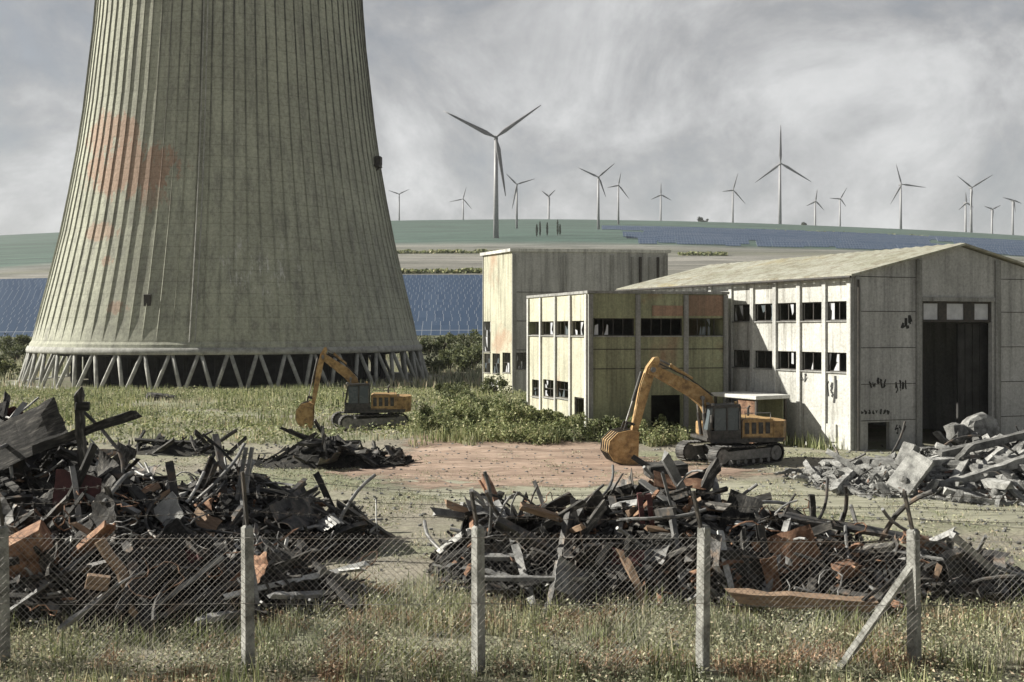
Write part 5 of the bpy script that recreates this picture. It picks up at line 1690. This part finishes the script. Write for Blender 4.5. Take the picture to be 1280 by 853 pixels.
for i, (Y, x0, x1) in enumerate([(455, -120, 60), (560, -330, -190), (610, -90, 130), (640, 180, 420), (1060, -480, -60), (1090, 150, 560)]):
    if i in (1, 3, 4): continue
    n = int((x1 - x0) * 14); x = rng.uniform(x0, x1, n); keep = np.array([mnoise.noise((v * .06, i * 3.3, 2)) > -.22 for v in x]); x = x[keep]; n = len(x)
    y = Y + 9 * np.sin(x * .02 + i) + rng.normal(0, 1.6, n); hh = 1.8 + 1.4 * np.array([mnoise.noise((v * .13, i, 6)) for v in x])
    P_ = np.stack([x, y, terr(x, y) + hh * rng.random(n)], -1)
    a = rng.normal(size=(n, 3)); a /= np.linalg.norm(a, axis=1)[:, None]; b = np.cross(a, rng.normal(size=(n, 3))); b /= np.linalg.norm(b, axis=1)[:, None]
    V = np.stack([P_ - a * .9, P_ + b * .6, P_ + a * .9, P_ - b * .6], 1).reshape(-1, 3)
    tag(np_mesh('hedgerow', V, [np.arange(n * 4).reshape(-1, 4)], 'weed_green'), ['broken hedgerow crossing the pale field above the lower solar rows', 'hedgerow on the slope left of the cooling tower', 'thin hedgerow just above the roof of the tall block', 'hedgerow below the far blue solar band above the hall roof', 'hedgerow along the green crest left of the tallest turbine', 'hedgerow along the green crest above the far solar band'][i], 'hedge')
shrub(878, 0, 1480, 6, 8, 140, 'lone dark tree on the hill crest left of the second tallest turbine', None, 'dark_tree', 500, 1.4, 'hill_tree')
shrub(1005, 0, 1480, 4, 5, 141, 'small dark tree on the hill crest right of the second tallest turbine', None, 'dark_tree', 400, 1.2, 'hill_tree')


def poplar(px, Y, h_, seed):
    x = (px - 640) / F * Y
    t = empty('poplar_tree', (x, Y, tz(x, Y)), 0, 'slim dark poplar in the row on the hill above the tall block', 'tree', 'poplars on the hill above the tall block')
    r_ = np.random.default_rng(seed); n = 500
    zz = h_ * (.1 + .9 * r_.random(n)); rad_ = .75 * np.sin(np.clip(zz / h_, 0, 1) * PI) ** .6 * r_.random(n) ** .5 + .1
    an_ = r_.random(n) * 2 * PI
    P_ = np.stack([rad_ * np.cos(an_), rad_ * np.sin(an_), zz], -1)
    a = r_.normal(size=(n, 3)); a /= np.linalg.norm(a, axis=1)[:, None]; b = np.cross(a, r_.normal(size=(n, 3))); b /= np.linalg.norm(b, axis=1)[:, None]
    V = np.stack([P_ - a * .4, P_ + b * .22, P_ + a * .4, P_ - b * .22], 1).reshape(-1, 3)
    o = np_mesh('crown', V, [np.arange(n * 4).reshape(-1, 4)], 'dark_tree'); o.parent = t
    MB().tube([(0, 0, -.3), (0, 0, h_ * .6)], .3, 5, .1).build('trunk', 'bark', t)


for i, (px, h_) in enumerate([(671, 10), (675, 12), (684, 11), (697, 13), (700, 9)]):
    poplar(px, 800 + 7 * i, h_, 200 + i)

# ------------------------------------------------------------------ light, sky, camera
EL = math.radians(31)
AZ_ = Vector((-.985, .17, 0)).normalized()
S = Vector((AZ_.x * math.cos(EL), AZ_.y * math.cos(EL), math.sin(EL)))
sun = bpy.data.lights.new('sun', 'SUN'); sun.energy = 5.0; sun.angle = math.radians(.6); sun.color = (1, .955, .85)
so = bpy.data.objects.new('sun', sun); C.objects.link(so); so.rotation_euler = (-S).to_track_quat('-Z', 'Y').to_euler(); so.location = (-60, 20, 80)

def nd_add(nt, s):
    n = nd(nt, 'ShaderNodeMath', operation='MULTIPLY_ADD'); nt.links.new(s, n.inputs[0]); n.inputs[1].default_value = .5; n.inputs[2].default_value = .5
    return n.outputs[0]


w = bpy.data.worlds.new('World'); SC.world = w; w.use_nodes = True
nt = w.node_tree; bg = nt.nodes['Background']
sky = nd(nt, 'ShaderNodeTexSky'); sky.sky_type = 'NISHITA'; sky.sun_disc = False; sky.sun_elevation = EL; sky.sun_rotation = math.atan2(AZ_.x, AZ_.y)
tc_ = nd(nt, 'ShaderNodeTexCoord').outputs['Generated']
mp = nd(nt, 'ShaderNodeMapping'); mp.inputs['Scale'].default_value = (1, 1, 1.25); nt.links.new(tc_, mp.inputs[0])
n1 = noise(nt, mp.outputs[0], 4.2, 9, .62, .5)
n2 = noise(nt, mp.outputs[0], 22, 6, .7)
cl = ramp(nt, [(.40, (3.3, 3.33, 3.36)), (.48, (4.3, 4.3, 4.3)), (.53, (5.2, 5.2, 5.2)), (.62, (6.9, 6.9, 6.85))], n1)
cl = mix(nt, .22, cl, ramp(nt, [(.3, (.6, .6, .6)), (.7, (1.4, 1.4, 1.4))], n2), 'MULTIPLY')
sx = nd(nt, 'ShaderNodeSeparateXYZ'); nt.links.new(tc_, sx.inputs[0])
cl = mix(nt, 1.0, cl, ramp(nt, [(0, (.66, .66, .66)), (.12, (.60, .60, .60)), (.30, (.54, .54, .54)), (.45, (.38, .38, .39)), (.7, (.26, .26, .27)), (1, (.22, .22, .23))], sx.outputs[2]), 'MULTIPLY')  # overhead part, out of frame, darkened to lower ambient light
cl = mix(nt, 1.0, cl, ramp(nt, [(.0, (.5, .5, .51)), (.5, (.7, .7, .7)), (.8, (1, 1, 1))], nd_add(nt, sx.outputs[1])), 'MULTIPLY')  # unseen sky behind the camera dimmed to cut fill light
cov = ramp(nt, [(.28, (.8, .8, .8)), (.5, (.95, .95, .95))], n1)
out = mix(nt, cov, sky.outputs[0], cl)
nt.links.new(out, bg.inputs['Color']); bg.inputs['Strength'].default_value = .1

hz = MB(); hz.box(-5200, -350, -4, 5200, 5200, 340)
m, nt, bs = new_mat('haze'); nt.nodes.remove(bs)
pv = nd(nt, 'ShaderNodeVolumePrincipled'); pv.inputs['Color'].default_value = (.92, .95, 1, 1); pv.inputs['Density'].default_value = .00008; pv.inputs['Anisotropy'].default_value = .1
nt.links.new(pv.outputs[0], nt.nodes['Material Output'].inputs['Volume'])
MT['haze'] = m
tag(hz.build('haze', 'haze'), kind='stuff')

cam = bpy.data.cameras.new('camera'); co = bpy.data.objects.new('camera', cam); C.objects.link(co)
co.location = (0, 0, H); co.rotation_euler = (math.radians(90), 0, 0)
cam.sensor_width = 36; cam.lens = 36 * F / 1280; cam.shift_y = -(426.5 - HZ) / 1280
cam.clip_start = .1; cam.clip_end = 12000
SC.camera = co
SC.view_settings.view_transform = 'Standard'; SC.view_settings.look = 'None'; SC.view_settings.exposure = .82; SC.view_settings.gamma = 1
SC.render.engine = 'CYCLES'
SC.cycles.max_bounces = 5; SC.cycles.diffuse_bounces = 3; SC.cycles.transparent_max_bounces = 6
